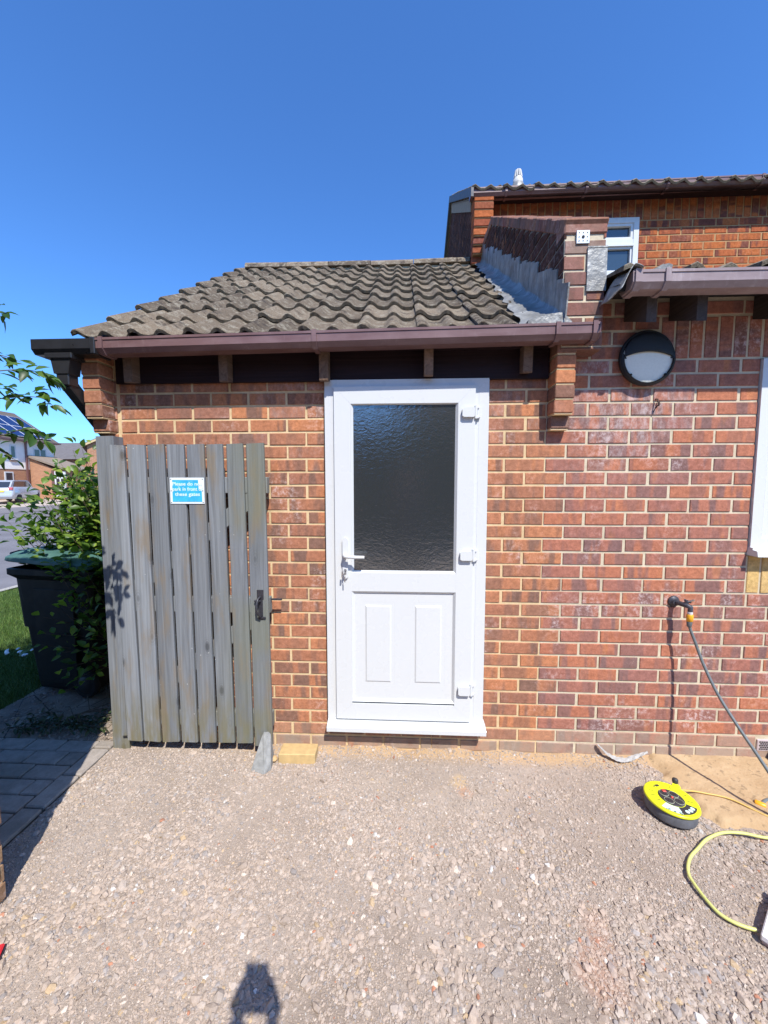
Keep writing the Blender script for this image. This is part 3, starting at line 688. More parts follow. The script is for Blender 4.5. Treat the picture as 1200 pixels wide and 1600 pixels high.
# cover with an eyelid opening: dark hood above an arc, rim below
ro = .139; ri = .116; y_c = -.040
def arc_top(x): return .030-.026*(x/.124)**2
seg = 48
for k in range(seg):     # hood: between arc and the outer circle, bulged forward
    xa = -.124+.248*k/seg; xb = -.124+.248*(k+1)/seg
    for q in range(8):
        def pt(x, q):
            za = arc_top(x); zb = math.sqrt(max(0, .130**2-x*x)); z = za+(zb-za)*q/8; r = math.hypot(x, z); return (lc.x+x, y_c-.018*math.sqrt(max(0, 1-(r/.1302)**2))*(1.0 if q else .9), lc.z+z)
        mb.face([pt(xa, q), pt(xb, q), pt(xb, q+1), pt(xa, q+1)], 0, smooth=True)
    pa = (lc.x+xa, y_c+.01, lc.z+arc_top(xa)); pb = (lc.x+xb, y_c+.01, lc.z+arc_top(xb)); r1 = math.hypot(xa, arc_top(xa)); r2 = math.hypot(xb, arc_top(xb))
    mb.face([pa, pb, (pb[0], y_c-.018*.9*math.sqrt(max(0, 1-(r2/.1302)**2)), pb[2]), (pa[0], y_c-.018*.9*math.sqrt(max(0, 1-(r1/.1302)**2)), pa[2])], 0)
n = 40
for k in range(n):       # lower rim
    a0 = math.pi+math.pi*k/n; a1 = math.pi+math.pi*(k+1)/n
    def pp(a, r, y): return (lc.x+r*math.cos(a), y, lc.z-.004+r*math.sin(a))
    mb.face([pp(a0, .127, y_c-.010), pp(a1, .127, y_c-.010), pp(a1, .1385, y_c-.002), pp(a0, .1385, y_c-.002)], 0, smooth=True)
    mb.face([pp(a0, .127, y_c+.01), pp(a1, .127, y_c+.01), pp(a1, .127, y_c-.010), pp(a0, .127, y_c-.010)], 0)
for sx in (-1, 1):
    mb.prism([(lc.x+sx*.112, lc.z-.004), (lc.x+sx*.139, lc.z-.004), (lc.x+sx*.134, lc.z+.03), (lc.x+sx*.118, lc.z-.01+.02)], y_c-.001, y_c+.01, 'Y', 0)
for a in (45, 135, 225, 315): mb.lathe([(.006, 0), (.005, .004)], (lc.x+.124*math.cos(R(a)), y_c-.003, lc.z+.124*math.sin(R(a))), (0, -1, 0), 10, 1)
lamp = wpart(mb, 'wall_light', [plain('black_housing', (.009, .0095, .011), .6, scale=120, bump=.2), M['dark_gap']], recalc=False)
mb = MB(); mb.lathe([(.1275*math.cos(t), .009*math.sin(t)) for t in [math.pi/2*k/10 for k in range(11)]], (lc.x, y_c+.006, lc.z-.0), (0, -1, 0), 48, 0)
dpart(mb, 'lens', plain('opal_lens', (.78, .78, .68), .5, var=.04, scale=90), lamp)
# outside tap
mb = MB(); tx, tz = .872, .852
mb.lathe([(.0, .0), (.030, .0), (.032, .004), (.028, .012), (.016, .016), (.016, .026)], (tx-.028, .002, tz-.0), (0, -1, 0), 20, 0)
mb.tube([(tx-.028, 0, tz), (tx-.02, -.05, tz), (tx-.008, -.078, tz), (tx+.002, -.088, tz-.008), (tx+.002, -.088, tz-.03)], [.012, .013, .014, .013, .012], 12, 0)
mb.tube([(tx-.015, -.066, tz), (tx-.005, -.075, tz+.022)], .010, 10, 0); mb.tube([(tx-.004, -.076, tz+.02), (tx+.012, -.098, tz+.036)], [.006, .005], 8, 1)
mb.tube([(tx-.012, -.06, tz+.026), (tx+.004, -.088, tz+.020)], .006, 8, 0)
wpart(mb, 'tap', [plain('tap_metal', (.06, .06, .075), .5, metal=.3, var=.3, scale=80), M['steel']])
# two bent rusty nails
mb = MB(); mb.tube([(.690, .0, 1.965), (.690, -.02, 1.960), (.688, -.03, 1.93), (.686, -.012, 1.915)], .0035, 7); mb.tube([(.700, .0, 1.952), (.700, -.018, 1.948), (.694, -.03, 1.932), (.690, -.03, 1.922)], .003, 7); mb.tube([(.686, -.012, 1.915), (.678, -.004, 1.895)], .0015, 6)
wpart(mb, 'nail', M['rust'])

# ================================================================== TWO-STOREY HOUSE BEHIND
house = thing('house', 'two-storey orange-red brick house rising behind the wing roof', 'house', (4, 4, -.07))
def hpart(mb, name, mats, parent=None, **k):
    o = mb.build(name, mats, **k); p = parent or house; o.parent = p
    o.matrix_parent_inverse = Matrix.Translation(house.location).inverted() if p is house else Matrix.Identity(4)
    return o
HY = 2.05; mb = MB(); rows = []; HX0 = .03
hw = (1.10, 1.722, 3.62, 4.205)
for k in range(0, 26):
    z = 4.475-CH*(k+1)
    cuts = [(hw[0], hw[1])] if hw[2]-.02 < z+.03 < hw[3] else []
    if 4.20 < z+.03 < 4.43: continue
    if z < 2.4: continue
    rows.append((z, holes(HX0, 6.5, cuts), .1125 if k % 2 else 0))
bricks(mb, (0, HY, 0), (1, 0, 0), (0, 0, 1), (0, -1, 0), rows, 0, 1)
for i in range(82):
    x = .25+i*.0752
    bricks(mb, (x, HY, 0), (0, 0, 1), (1, 0, 0), (0, -1, 0), [(0, [(4.178, 4.398)], 4.175)], 0, 1)
for (x0, x1, z0, z1) in [(HX0, hw[0], 0, 4.49), (hw[1], 6.5, 0, 4.49), (hw[0], hw[1], 0, hw[2]), (hw[0], hw[1], hw[3], 4.49)]: mb.box(x0+.004, x1, HY+.0045, HY+.1, z0, z1, 1)
# gable wall seen from the side
frw = []
RH = math.tan(R(33.2)); RY0, RZ0 = 1.83, 4.385; RYR = 3.72
zr = lambda y: RZ0+(y-RY0)*RH if y < RYR else RZ0+(2*RYR-y-RY0)*RH
for k in range(-20, 26):
    z = 4.475-CH*(k+1)
    lo = HY; hi = 2*RYR-HY
    if z+CH > zr(lo)-.05: lo = RY0+(z+CH+.05-RZ0)/RH; hi = 2*RYR-lo
    if hi-lo > .1 and z > 2.6: frw.append((z, [(lo, hi)], .1125 if k % 2 else 0))
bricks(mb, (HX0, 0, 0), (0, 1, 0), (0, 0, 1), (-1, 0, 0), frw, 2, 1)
mb.prism([(HY+.005, 0), (HY+.005, zr(HY)-.06), (RYR, zr(RYR)-.06), (2*RYR-HY, zr(HY)-.06), (2*RYR-HY, 0)], HX0+.0045, HX0+.2, 'X', 1)
mb.box(HX0+.2, 6.5, 2*RYR-HY-.1, 2*RYR-HY, 0, 4.5, 1); mb.box(6.4, 6.5, HY+.1, 2*RYR-HY-.1, 0, 4.5, 1)
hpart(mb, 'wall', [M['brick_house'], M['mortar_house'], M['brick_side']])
mb = MB()
for k, p in enumerate((.06, .11, .13, .15, .165, .175, .18, .182)):
    z = 3.76+k*.0755; t = (rng.random(), rng.random(), 0); mb.box(HX0-.004, HX0+.185, HY-p, HY-.001, z+.005, z+.070, 0, .004, t); mb.box(HX0+.002, HX0+.18, HY-p+.008, HY-.001, z-.003, z+.075, 1)
hpart(mb, 'corbel', [M['brick_house'], M['mortar_house']])
mb = MB()
def rp3(x, s, t):
    t -= .036; a = R(33.2); return (x, RY0+s*math.cos(a)-t*math.sin(a), RZ0+s*math.sin(a)+t*math.cos(a))
tiles(mb, HX0-.035, HX0-.035+.3034*22, 7, .33, rp3, seed=19, nx=10)
for t0, fl in ((-.01, 0), (-.05, 1)):
    q = [rp3(HX0-.02, 0, t0), rp3(6.6, 0, t0), rp3(6.6, 2.27, t0), rp3(HX0-.02, 2.27, t0)]; mb.mesh(q, [(0, 1, 2, 3) if not fl else (3, 2, 1, 0)], 1)
    q = [(p[0], 2*RYR-p[1], p[2]) for p in q]; mb.mesh(q, [(3, 2, 1, 0) if not fl else (0, 1, 2, 3)], 0)
roof_h = hpart(mb, 'roof', [M['tile'], M['dark_gap']])
# verge board along the gable
mb = MB()
mb.prism([(RY0, zr(RY0)-.075), (RYR, zr(RYR)-.075), (RYR, zr(RYR)+.012), (RY0, zr(RY0)+.012)], HX0-.045, HX0-.02, 'X', 0)
mb.prism([(RYR, zr(RYR)-.075), (2*RYR-RY0, zr(RY0)-.075), (2*RYR-RY0, zr(RY0)+.012), (RYR, zr(RYR)+.012)], HX0-.045, HX0-.02, 'X', 0)
mb.prism([(HY, zr(HY)-.22), (RYR, zr(RYR)-.22), (RYR, zr(RYR)-.09), (HY, zr(HY)-.09)], HX0-.012, HX0-.002, 'X', 1)
hpart(mb, 'verge_board', [plain('verge_grey', (.10, .10, .11), .6), plain('verge_timber', (.30, .21, .13), .8)], parent=roof_h)
mb = MB(); mb.box(HX0+.19, 6.5, HY-.02, HY-.001, 4.402, 4.44, 0); mb.box(HX0+.19, 6.5, HY-.10, HY-.021, 4.36, 4.368, 0); hpart(mb, 'fascia', M['fascia'])
gutter(hpart, 1.848, 4.328, HX0-.04, 6.4, .010, .0, [(.33, .022, 0), (1.10, .024, 0), (1.86, .024, 0), (2.73, .024, 0)], M['gutter'], capR=True, capL=True, h=.070)
mb = MB(); gframe(mb, hw[0]+.004, hw[1]-.004, hw[2]+.004, hw[3]-.004, .052, HY-.008, HY+.06, 0); mb.box(hw[0]+.05, hw[1]-.05, HY-.006, HY+.05, 3.945, 3.99, 0); mb.box(hw[0]+.05, hw[1]-.05, HY-.012, HY+.05, 3.925, 3.945, 0)
gframe(mb, hw[0]+.056, hw[1]-.056, 3.99, hw[3]-.056, .026, HY+.0, HY+.05, 0); gframe(mb, hw[0]+.056, hw[1]-.056, hw[2]+.056, 3.925, .02, HY+.006, HY+.05, 0)
hwin = hpart(mb, 'window', M['white_upvc'])
mb = MB(); mb.box(hw[0]+.06, hw[1]-.06, HY+.03, HY+.036, hw[2]+.06, hw[3]-.06, 0); dpart(mb, 'glass_pane', M['window_glass'], hwin)
mb = MB(); vx, vy, vz = .585, 2.38, 4.765
mb.lathe([(.075, -.06), (.06, .03), (.048, .045)], (vx, vy, vz), (0, 0, 1), 20, 1); mb.lathe([(.052, .04), (.052, .075), (.044, .08), (.044, .10)], (vx, vy, vz), (0, 0, 1), 20, 0)
for k in range(12): a = 2*math.pi*k/12; mb.tube([(vx+.042*math.cos(a), vy+.042*math.sin(a), vz+.10), (vx+.028*math.cos(a), vy+.028*math.sin(a), vz+.175)], .0065, 6, 0)
mb.lathe([(.03, .09), (.02, .165)], (vx, vy, vz), (0, 0, 1), 12, 1); mb.lathe([(.032, .168), (.02, .182), (.0, .186)], (vx, vy, vz), (0, 0, 1), 16, 0)
hpart(mb, 'roof_vent', [plain('vent_grey', (.55, .54, .52), .6), M['lead']])

# ================================================================== GROUND
GZ = -.07
def sheet(name, x0, x1, y0, y1, z, mat, nx=1, ny=1, f=None, smooth=True):
    V = []; 
    for j in range(ny+1):
        for i in range(nx+1):
            x = x0+(x1-x0)*i/nx; y = y0+(y1-y0)*j/ny; V.append((x, y, z+(f(x, y) if f else 0)))
    me = bpy.data.meshes.new(name); me.from_pydata(V, [], [(j*(nx+1)+i, j*(nx+1)+i+1, (j+1)*(nx+1)+i+1, (j+1)*(nx+1)+i) for j in range(ny) for i in range(nx)])
    me.materials.append(mat)
    if smooth: me.polygons.foreach_set('use_smooth', [True]*len(me.polygons))
    o = bpy.data.objects.new(name, me); COL.objects.link(o); o['kind'] = 'structure'; return o
def gravel_mat():
    s = N('gravel_dust'); ob = s.tc.outputs['Object']
    c = s.ramp(s.noise(2.3, 5, .6), [(.3, (.34, .275, .225)), (.5, (.415, .342, .282)), (.72, (.485, .41, .35))])
    c = s.mix(.5, c, s.mix(1, c, s.ramp(s.noise(60, 5, .75), [(.3, .62), (.7, 1.3)]), 'MULTIPLY'))
    xy = s.sep(ob)
    def spot(x, y, r, col, k, c):
        dx = s.math('SUBTRACT', xy[0], x); dy = s.math('SUBTRACT', xy[1], y); d = s.math('SQRT', s.math('ADD', s.math('MULTIPLY', dx, dx), s.math('MULTIPLY', dy, dy)))
        d = s.math('ADD', d, s.math('MULTIPLY', s.math('SUBTRACT', s.noise(9, 4, .6), .5), r*1.6))
        return s.mix(s.math('MULTIPLY', s.smooth(d, r, r*.25), k), c, col)
    c = spot(-.02, -1.02, .13, (.52, .31, .22), .6, c); c = spot(.02, -.90, .08, (.52, .31, .22), .5, c); c = spot(-.34, -.31, .06, (.58, .32, .20), .6, c)
    c = spot(-.36, -.24, .06, (.62, .44, .24), .6, c); c = spot(.78, -.62, .12, (.22, .17, .12), .6, c); c = spot(.80, -.80, .10, (.55, .46, .28), .6, c); c = spot(.60, -.48, .10, (.24, .19, .15), .5, c)
    edge = s.math('MULTIPLY', s.smooth(s.math('ADD', xy[1], s.math('MULTIPLY', s.noise(6, 3), .08)), -.10, .0), s.smooth(xy[0], -1.9, -1.2))
    c = s.mix(s.math('MULTIPLY', edge, .85), c, (.56, .38, .21))
    v = s.noise(70, 6, .8); v2 = s.noise(190, 4, .85)
    s.P(col=c, rough=.97, spec=.1); s.bump(s.math('ADD', v, s.math('MULTIPLY', v2, .7)), .9, .007); return s.m
M['gravel'] = gravel_mat()
def fn(x, y): return .010*noise.noise((x*1.7, y*1.7, 1))+.006*noise.noise((x*6, y*6, 4))+.0025*noise.noise((x*22, y*22, 2))-.004+(max(0, y+.07)*(.12+.35*noise.noise((x*7, y*3, 8))) if y > -.07 else 0)
# the far ground
sg = N('far_ground'); sg.P(col=sg.ramp(sg.noise(.8, 5), [(.3, (.10, .12, .05)), (.7, (.15, .15, .08))]), rough=1); sheet('ground', -400, 400, -400, 400, -.12, sg.m)
sheet('gravel_driveway', -2.405, 4.2, -3.6, .012, GZ, M['gravel'], 330, 180, fn)
sheet('gravel_driveway', -2.405, 14, -16, -3.58, GZ-.004, M['gravel'], 8, 8)
def aspm(name, a, b):
    s = N(name); c = s.ramp(s.noise(1.2, 5, .6), [(.3, a), (.7, b)]); c = s.mix(.5, c, s.mix(1, c, s.ramp(s.noise(130, 3, .8), [(.3, .6), (.7, 1.4)]), 'MULTIPLY')); s.P(col=c, rough=.9, spec=.3); s.bump(s.noise(250, 2), .5, .004); return s.m
M['asphalt'] = aspm('asphalt', (.14, .135, .145), (.19, .185, .195))
sheet('road', -21.2, -6.62, -60, 90, -.085, M['asphalt'])
sheet('kerb_line', -6.62, -6.50, -60, 60, -.06, aspm('kerb_concrete', (.34, .32, .29), (.42, .40, .36)))
sheet('far_pavement', -24.2, -21.2, -60, 90, -.07, aspm('pavement', (.16, .155, .16), (.2, .19, .2)), 1, 1, lambda x, y: .10 if x < -22 else 0)
sheet('far_driveway', -34, -24.2, -60, 90, .03, aspm('drive_concrete', (.40, .34, .29), (.47, .41, .36)), 1, 1, lambda x, y: .42 if x < -30 else 0)
# lawn
slw = N('lawn_soil'); slw.P(col=slw.ramp(slw.noise(9, 5, .7), [(.3, (.035, .06, .012)), (.7, (.06, .10, .025))]), rough=1, spec=.1); slw.bump(slw.noise(60, 4), .8, .02)
sheet('lawn_base', -6.50, -3.47, -2.0, 40, -.075, slw.m, 20, 60, lambda x, y: .012*noise.noise((x*2, y*2, 0)))
# beaten earth strip beside the garage, with broken slabs
sde = N('bare_earth'); c = sde.ramp(sde.noise(5, 6, .7), [(.3, (.17, .135, .105)), (.55, (.30, .25, .20)), (.75, (.40, .345, .285))]); c = sde.mix(sde.smooth(sde.vor(3.2, feature='DISTANCE_TO_EDGE'), .012, .0), c, (.05, .04, .032))
sde.P(col=c, rough=.95, spec=.15); sde.bump(sde.noise(50, 5, .75), .9, .012)
sheet('earth_path', -3.48, -2.40, -.02, 5.0, -.072, sde.m, 60, 200, lambda x, y: .012*noise.noise((x*5, y*5, 0))+.004*noise.noise((x*20, y*20, 3)))
# block paving with an edging course
spv = N('paver'); a = spv.sep(spv.attr()); c = spv.ramp(a[0], [(0, (.27, .235, .20)), (1, (.37, .325, .285))]); c = spv.mix(.6, c, spv.mix(1, c, spv.ramp(spv.noise(22, 6, .75), [(.3, .6), (.7, 1.35)]), 'MULTIPLY'))
c = spv.mix(spv.math('MULTIPLY', spv.smooth(spv.noise(3, 4), .5, .7), .4), c, (.13, .12, .085)); spv.P(col=c, rough=.93, spec=.2); spv.bump(spv.noise(160, 4, .8), .7, .004)
M['paver'] = spv.m
M['paver_joint'] = plain('paver_joint', (.10, .085, .065), .98, var=.3, scale=60)
mb = MB(); rr = random.Random(2)
yy = -6.0
while yy < -.03:
    mb.box(-2.515, -2.412, yy+.004, min(yy+.206, -.03), -.13, -.060+rr.uniform(-.002, .003), 0, .006, (rr.random(), rr.random(), 0)); yy += .211
k = 0; yy = -.128
while yy > -6:
    x = -2.52-(.1 if k % 2 else 0); 
    if k % 2: mb.box(-2.62+.003, -2.522, yy+.003, yy+.100, -.13, -.0615+rr.uniform(-.003, .003), 0, .005, (rr.random(), rr.random(), 0))
    while x > -4.9:
        mb.box(x-.200, x-.003, yy+.003, yy+.100, -.13, -.0615+rr.uniform(-.003, .003), 0, .005, (rr.random(), rr.random(), 0)); x -= .203
    yy -= .1045; k += 1
mb.box(-4.9, -2.411, -6, -.03, -.14, -.074, 1)
tag(mb.build('block_paving', [M['paver'], M['paver_joint']]), kind='structure')
# damp building sand tipped against the wing
ss = N('sand'); c = ss.ramp(ss.noise(6, 5, .65), [(.3, (.40, .27, .15)), (.7, (.52, .38, .23))]); c = ss.mix(ss.math('MULTIPLY', ss.smooth(ss.noise(30, 4), .58, .66), .6), c, (.22, .16, .10)); ss.P(col=c, rough=.97, spec=.1); ss.bump(ss.noise(45, 5, .7), .8, .008)
def sandmask(x, y):
    # signed: >0 inside patch
    e = .05*noise.noise((x*7, y*7, 9))+.02*noise.noise((x*22, y*22, 5))
    d1 = (x-(.70 - .38*(y+.0)*0.0)) ; d1 = x-(.72+.0*y)-(.10 if y < -.2 else 0)*((-y-.2)/.3)
    d2 = y+.47+.10*(x-.9)
    return min(d1, d2)+e
V = []; nx, ny = 190, 70
mbv = []
for j in range(ny+1):
    for i in range(nx+1):
        x = .55+2.6*i/nx; y = -.62+.632*j/ny; m_ = sandmask(x, y); z = GZ-.012+min(.030, max(0, m_*.5))+.006*noise.noise((x*9, y*9, 2))+.002*noise.noise((x*40, y*40, 2)); mbv.append((x, y, z))
me = bpy.data.meshes.new('sand'); me.from_pydata(mbv, [], [(j*(nx+1)+i, j*(nx+1)+i+1, (j+1)*(nx+1)+i+1, (j+1)*(nx+1)+i) for j in range(ny) for i in range(nx)]); me.materials.append(ss.m); me.polygons.foreach_set('use_smooth', [True]*len(me.polygons))
o = bpy.data.objects.new('sand', me); COL.objects.link(o); tag(o, 'damp yellow building sand spread along the wall under the garden tap', 'sand', kind='stuff')

# ------------------------------------------------------------------ loose stones (uncountable): one mesh
def stones(name, n, region, dens, size, zf, mat, seed, cols, label, cat):
    rg = np.random.default_rng(seed)
    t = (1+5**.5)/2
    bv = np.array([(-1, t, 0), (1, t, 0), (-1, -t, 0), (1, -t, 0), (0, -1, t), (0, 1, t), (0, -1, -t), (0, 1, -t), (t, 0, -1), (t, 0, 1), (-t, 0, -1), (-t, 0, 1)], float); bv /= np.linalg.norm(bv[0])
    bf = np.array([(0, 11, 5), (0, 5, 1), (0, 1, 7), (0, 7, 10), (0, 10, 11), (1, 5, 9), (5, 11, 4), (11, 10, 2), (10, 7, 6), (7, 1, 8), (3, 9, 4), (3, 4, 2), (3, 2, 6), (3, 6, 8), (3, 8, 9), (4, 9, 5), (2, 4, 11), (6, 2, 10), (8, 6, 7), (9, 8, 1)])
    VV = []; CC = []; cnt = 0
    x0, x1, y0, y1 = region
    while cnt < n:
        x = rg.uniform(x0, x1); y = rg.uniform(y0, y1)
        if rg.random() > dens(x, y): continue
        r = size(x, y, rg); v = bv*(1+rg.uniform(-.28, .28, (12, 1)))
        sc3 = np.array([r*rg.uniform(.8, 1.35), r*rg.uniform(.6, 1.0), r*rg.uniform(.35, .7)]); v = v*sc3
        a = rg.uniform(0, 6.283); tx, ty = rg.normal(0, .28, 2)
        ca, sa = math.cos(a), math.sin(a); Rz = np.array([[ca, -sa, 0], [sa, ca, 0], [0, 0, 1]]); Rx = np.array([[1, 0, 0], [0, math.cos(tx), -math.sin(tx)], [0, math.sin(tx), math.cos(tx)]]); Ry = np.array([[math.cos(ty), 0, math.sin(ty)], [0, 1, 0], [-math.sin(ty), 0, math.cos(ty)]])
        v = v @ (Rz @ Rx @ Ry).T; v += (x, y, zf(x, y)+sc3[2]*rg.uniform(-.5, .45)); VV.append(v)
        CC.append(cols(rg)); cnt += 1
    V = np.concatenate(VV); F = (bf[None]+12*np.arange(n)[:, None, None]).reshape(-1, 3)
    me = bpy.data.meshes.new(name); me.vertices.add(len(V)); me.vertices.foreach_set('co', V.ravel().astype(np.float32))
    me.loops.add(len(F)*3); me.loops.foreach_set('vertex_index', F.ravel().astype(np.int32)); me.polygons.add(len(F)); me.polygons.foreach_set('loop_start', np.arange(0, len(F)*3, 3, dtype=np.int32)); me.polygons.foreach_set('loop_total', np.full(len(F), 3, dtype=np.int32))
    me.update(calc_edges=True); me.polygons.foreach_set('use_smooth', np.zeros(len(F), dtype=bool))
    at = me.color_attributes.new('tint', 'FLOAT_COLOR', 'POINT'); cc = np.repeat(np.array([(*c, 1) for c in CC], np.float32), 12, 0); at.data.foreach_set('color', cc.ravel())
    me.materials.append(mat); o = bpy.data.objects.new(name, me); COL.objects.link(o); tag(o, label, cat, kind='stuff'); return o
sst = N('stone'); c = sst.attr(); xy_ = sst.sep(sst.tc.outputs['Object'])
for (px_, py_, pr_) in ((-.02, -1.02, .13), (.02, -.88, .09)):
    dd = sst.math('SQRT', sst.math('ADD', sst.math('POWER', sst.math('ABSOLUTE', sst.math('SUBTRACT', xy_[0], px_)), 2.0), sst.math('POWER', sst.math('ABSOLUTE', sst.math('SUBTRACT', xy_[1], py_)), 2.0)))
    dd = sst.math('ADD', dd, sst.math('MULTIPLY', sst.math('SUBTRACT', sst.noise(9, 4, .6), .5), .2)); c = sst.mix(sst.math('MULTIPLY', sst.smooth(dd, pr_, pr_*.1), .28), c, (.52, .32, .23))
c = sst.mix(.5, c, sst.mix(1, c, sst.ramp(sst.noise(110, 5, .75), [(.3, .65), (.7, 1.3)]), 'MULTIPLY')); sst.P(col=c, rough=.92, spec=.2); sst.bump(sst.noise(300, 3), .5, .002)
def stonecol(rg):
    u = rg.random(); b = rg.uniform(.76, 1.06)
    if u < .62: c = (.43, .35, .288)
    elif u < .80: c = (.42, .355, .305)
    elif u < .90: c = (.34, .305, .285)
    elif u < .965: c = (.54, .46, .39)
    elif u < .990: c = (.48, .36, .23)
    elif u < .994: c = (.46, .22, .14)
    else: c = (.62, .60, .57)
    return tuple(min(.75, x*b) for x in c)
def dens(x, y):
    v = noise.noise((x*1.9, y*1.9, 7))*.9+noise.noise((x*5, y*5, 3))*.5
    d = min(1, max(.08, .36+v*1.5))
    if sandmask(x, y) > 0: d *= .015
    if y > -.06: d *= .45
    if y > .0: d = 0
    return d
def ssize(x, y, rg):
    near = min(1, max(0, (-y-.1)/1.0)); v = max(0, noise.noise((x*1.5+3, y*1.5, 5))+.15)
    return min(.021, float(rg.lognormal(math.log(.0043+.0018*near+.0030*v), .42)))
stones('gravel', 60000, (-2.40, 1.75, -2.2, -.002), dens, ssize, lambda x, y: GZ+fn(x, y), sst.m, 3, stonecol, 'loose pinkish grey crushed gravel covering the drive', 'gravel')
stones('gravel', 95000, (-2.40, 1.6, -1.55, -.002), lambda x, y: (.05 if sandmask(x, y) > 0 else .25+.75*min(1, max(0, .5+noise.noise((x*3, y*3, 11))*1.3))), lambda x, y, rg: min(.0075, float(rg.lognormal(math.log(.0030), .38))), lambda x, y: GZ+fn(x, y)+.0008, sst.m, 13, stonecol, 'fine chippings and grit lying between the larger pieces of gravel', 'gravel')
stones('gravel', 5000, (-3.45, -2.42, -.02, 1.2), lambda x, y: .5 if x > -2.8 else .15, lambda x, y, rg: min(.014, float(rg.lognormal(math.log(.005), .5))), lambda x, y: -.072, sst.m, 5, lambda rg: tuple(v*.8 for v in stonecol(rg)), 'small stones and crumbs scattered on the bare earth behind the gate', 'gravel')

# ------------------------------------------------------------------ grass on the lawn
sgr = N('grass_blade'); c = sgr.ramp(sgr.sep(sgr.attr())[0], [(0, (.045, .10, .015)), (.6, (.085, .16, .03)), (1, (.16, .22, .06))]); sgr.P(col=c, rough=.55, spec=.3)
def grass(name, n, x0, x1, y0, y1, seed, h0, h1, w):
    rg = np.random.default_rng(seed); x = rg.uniform(x0, x1, n); y = y0+(y1-y0)*rg.random(n)**1.6; a = rg.uniform(0, 6.283, n); h = rg.uniform(h0, h1, n); lx = rg.normal(0, .4, n)*h; ly = rg.normal(0, .4, n)*h
    z = np.full(n, -.08); dx = np.cos(a)*w; dy = np.sin(a)*w
    V = np.stack([np.stack([x-dx, y-dy, z], 1), np.stack([x+dx, y+dy, z], 1), np.stack([x+lx, y+ly, z+h], 1)], 1).reshape(-1, 3)
    me = bpy.data.meshes.new(name); me.vertices.add(3*n); me.vertices.foreach_set('co', V.ravel().astype(np.float32)); me.loops.add(3*n); me.loops.foreach_set('vertex_index', np.arange(3*n, dtype=np.int32)); me.polygons.add(n); me.polygons.foreach_set('loop_start', np.arange(0, 3*n, 3, dtype=np.int32)); me.polygons.foreach_set('loop_total', np.full(n, 3, dtype=np.int32)); me.update(calc_edges=True)
    at = me.color_attributes.new('tint', 'FLOAT_COLOR', 'POINT'); r = np.repeat(rg.random(n), 3); cc = np.stack([r, r, r, np.ones(3*n)], 1).astype(np.float32); at.data.foreach_set('color', cc.ravel())
    me.materials.append(sgr.m); o = bpy.data.objects.new(name, me); COL.objects.link(o); return o
tag(grass('grass', 70000, -6.5, -3.46, -.3, 5.5, 1, .03, .065, .0022), 'short green lawn grass between the path and the road', 'grass', kind='stuff')

# ================================================================== GATE
gate = thing('wooden_gate', 'weathered grey slatted wooden gate folded back against the brick wall', 'gate', (-1.87, -.09, 0))
def gt(mb, name, mats, parent=None, **k):
    o = mb.build(name, mats, **k); o.parent = parent or gate
    if parent is None: o.matrix_parent_inverse = Matrix.Translation(gate.location).inverted()
    return o
tops = [(-2.30, -2.219), (-2.200, -2.100), (-2.084, -1.990), (-1.975, -1.878), (-1.863, -1.766), (-1.751, -1.662), (-1.640, -1.548), (-1.530, -1.432)]
bots = [(-2.285, -2.193), (-2.184, -2.086), (-2.072, -1.970), (-1.957, -1.862), (-1.849, -1.753), (-1.739, -1.642), (-1.629, -1.533), (-1.523, -1.420)]
zt = [1.722, 1.724, 1.724, 1.724, 1.724, 1.724, 1.726, 1.728]; zb = [.004, .003, .005, .006, .007, .010, .012, .0]
def slat(mb, xt, xb, z0, z1, y0, y1, t, c=.004, ny=10):
    V = []; 
    for i in range(ny+1):
        f = i/ny; a = xb[0]+(xt[0]-xb[0])*f+rng.uniform(-.0006, .0006); b = xb[1]+(xt[1]-xb[1])*f+rng.uniform(-.0006, .0006); z = z0+(z1-z0)*f; w = .0012*math.sin(f*5+t[1]*9)
        zl = z+(t[0]-.5)*.006*(1 if i in (0, ny) else 0); zr_ = z-(t[0]-.5)*.006*(1 if i in (0, ny) else 0)
        V += [(a, y1, zl), (a, y0+c+w, zl), (a+c, y0+w, zl), (b-c, y0+w, zr_), (b, y0+c+w, zr_), (b, y1, zr_)]
    F = [(i*6+k, i*6+(k+1) % 6, (i+1)*6+(k+1) % 6, (i+1)*6+k) for i in range(ny) for k in range(6)]; F += [tuple(range(6))[::-1], tuple(ny*6+k for k in range(6))]
    mb.mesh(V, F, 0, t)
for i in range(8):
    mb = MB(); slat(mb, tops[i], bots[i], zb[i], zt[i], -.112, -.092, (rng.random(), rng.random(), 0))
    b = gt(mb, 'board', M['gate_wood'], recalc=True)
    if i == 7: b['label'] = 'rightmost board carrying the rusty latch'
    if i == 0: b['label'] = 'leftmost board next to the gate post'
mb = MB(); slat(mb, (-2.328, -2.292), (-2.322, -2.290), .03, 1.720, -.106, -.090, (.3, .4, 0), .002); gt(mb, 'edge_strip', M['gate_wood'], recalc=True)
for z in (1.50, .82, .14):
    mb = MB(); mb.box(-2.30, -1.425, -.0915, -.045, z-.045, z+.045, 0, .003, (rng.random(), rng.random(), 0)); gt(mb, 'rail', M['gate_wood'])
for (xa, za, xb_, zb_) in ((-2.26, .19, -1.47, .775), (-2.26, .87, -1.47, 1.455)):
    L = math.hypot(xb_-xa, zb_-za); mb = MB(); mb.box(0, L, -.0905, -.047, -.042, .042, 0, .003, (rng.random(), rng.random(), 0), Matrix.Translation((xa, 0, za)) @ Matrix.Rotation(-math.atan2(zb_-za, xb_-xa), 4, 'Y')); gt(mb, 'brace', M['gate_wood'])
mb = MB(); lx, lz = -1.468, .832
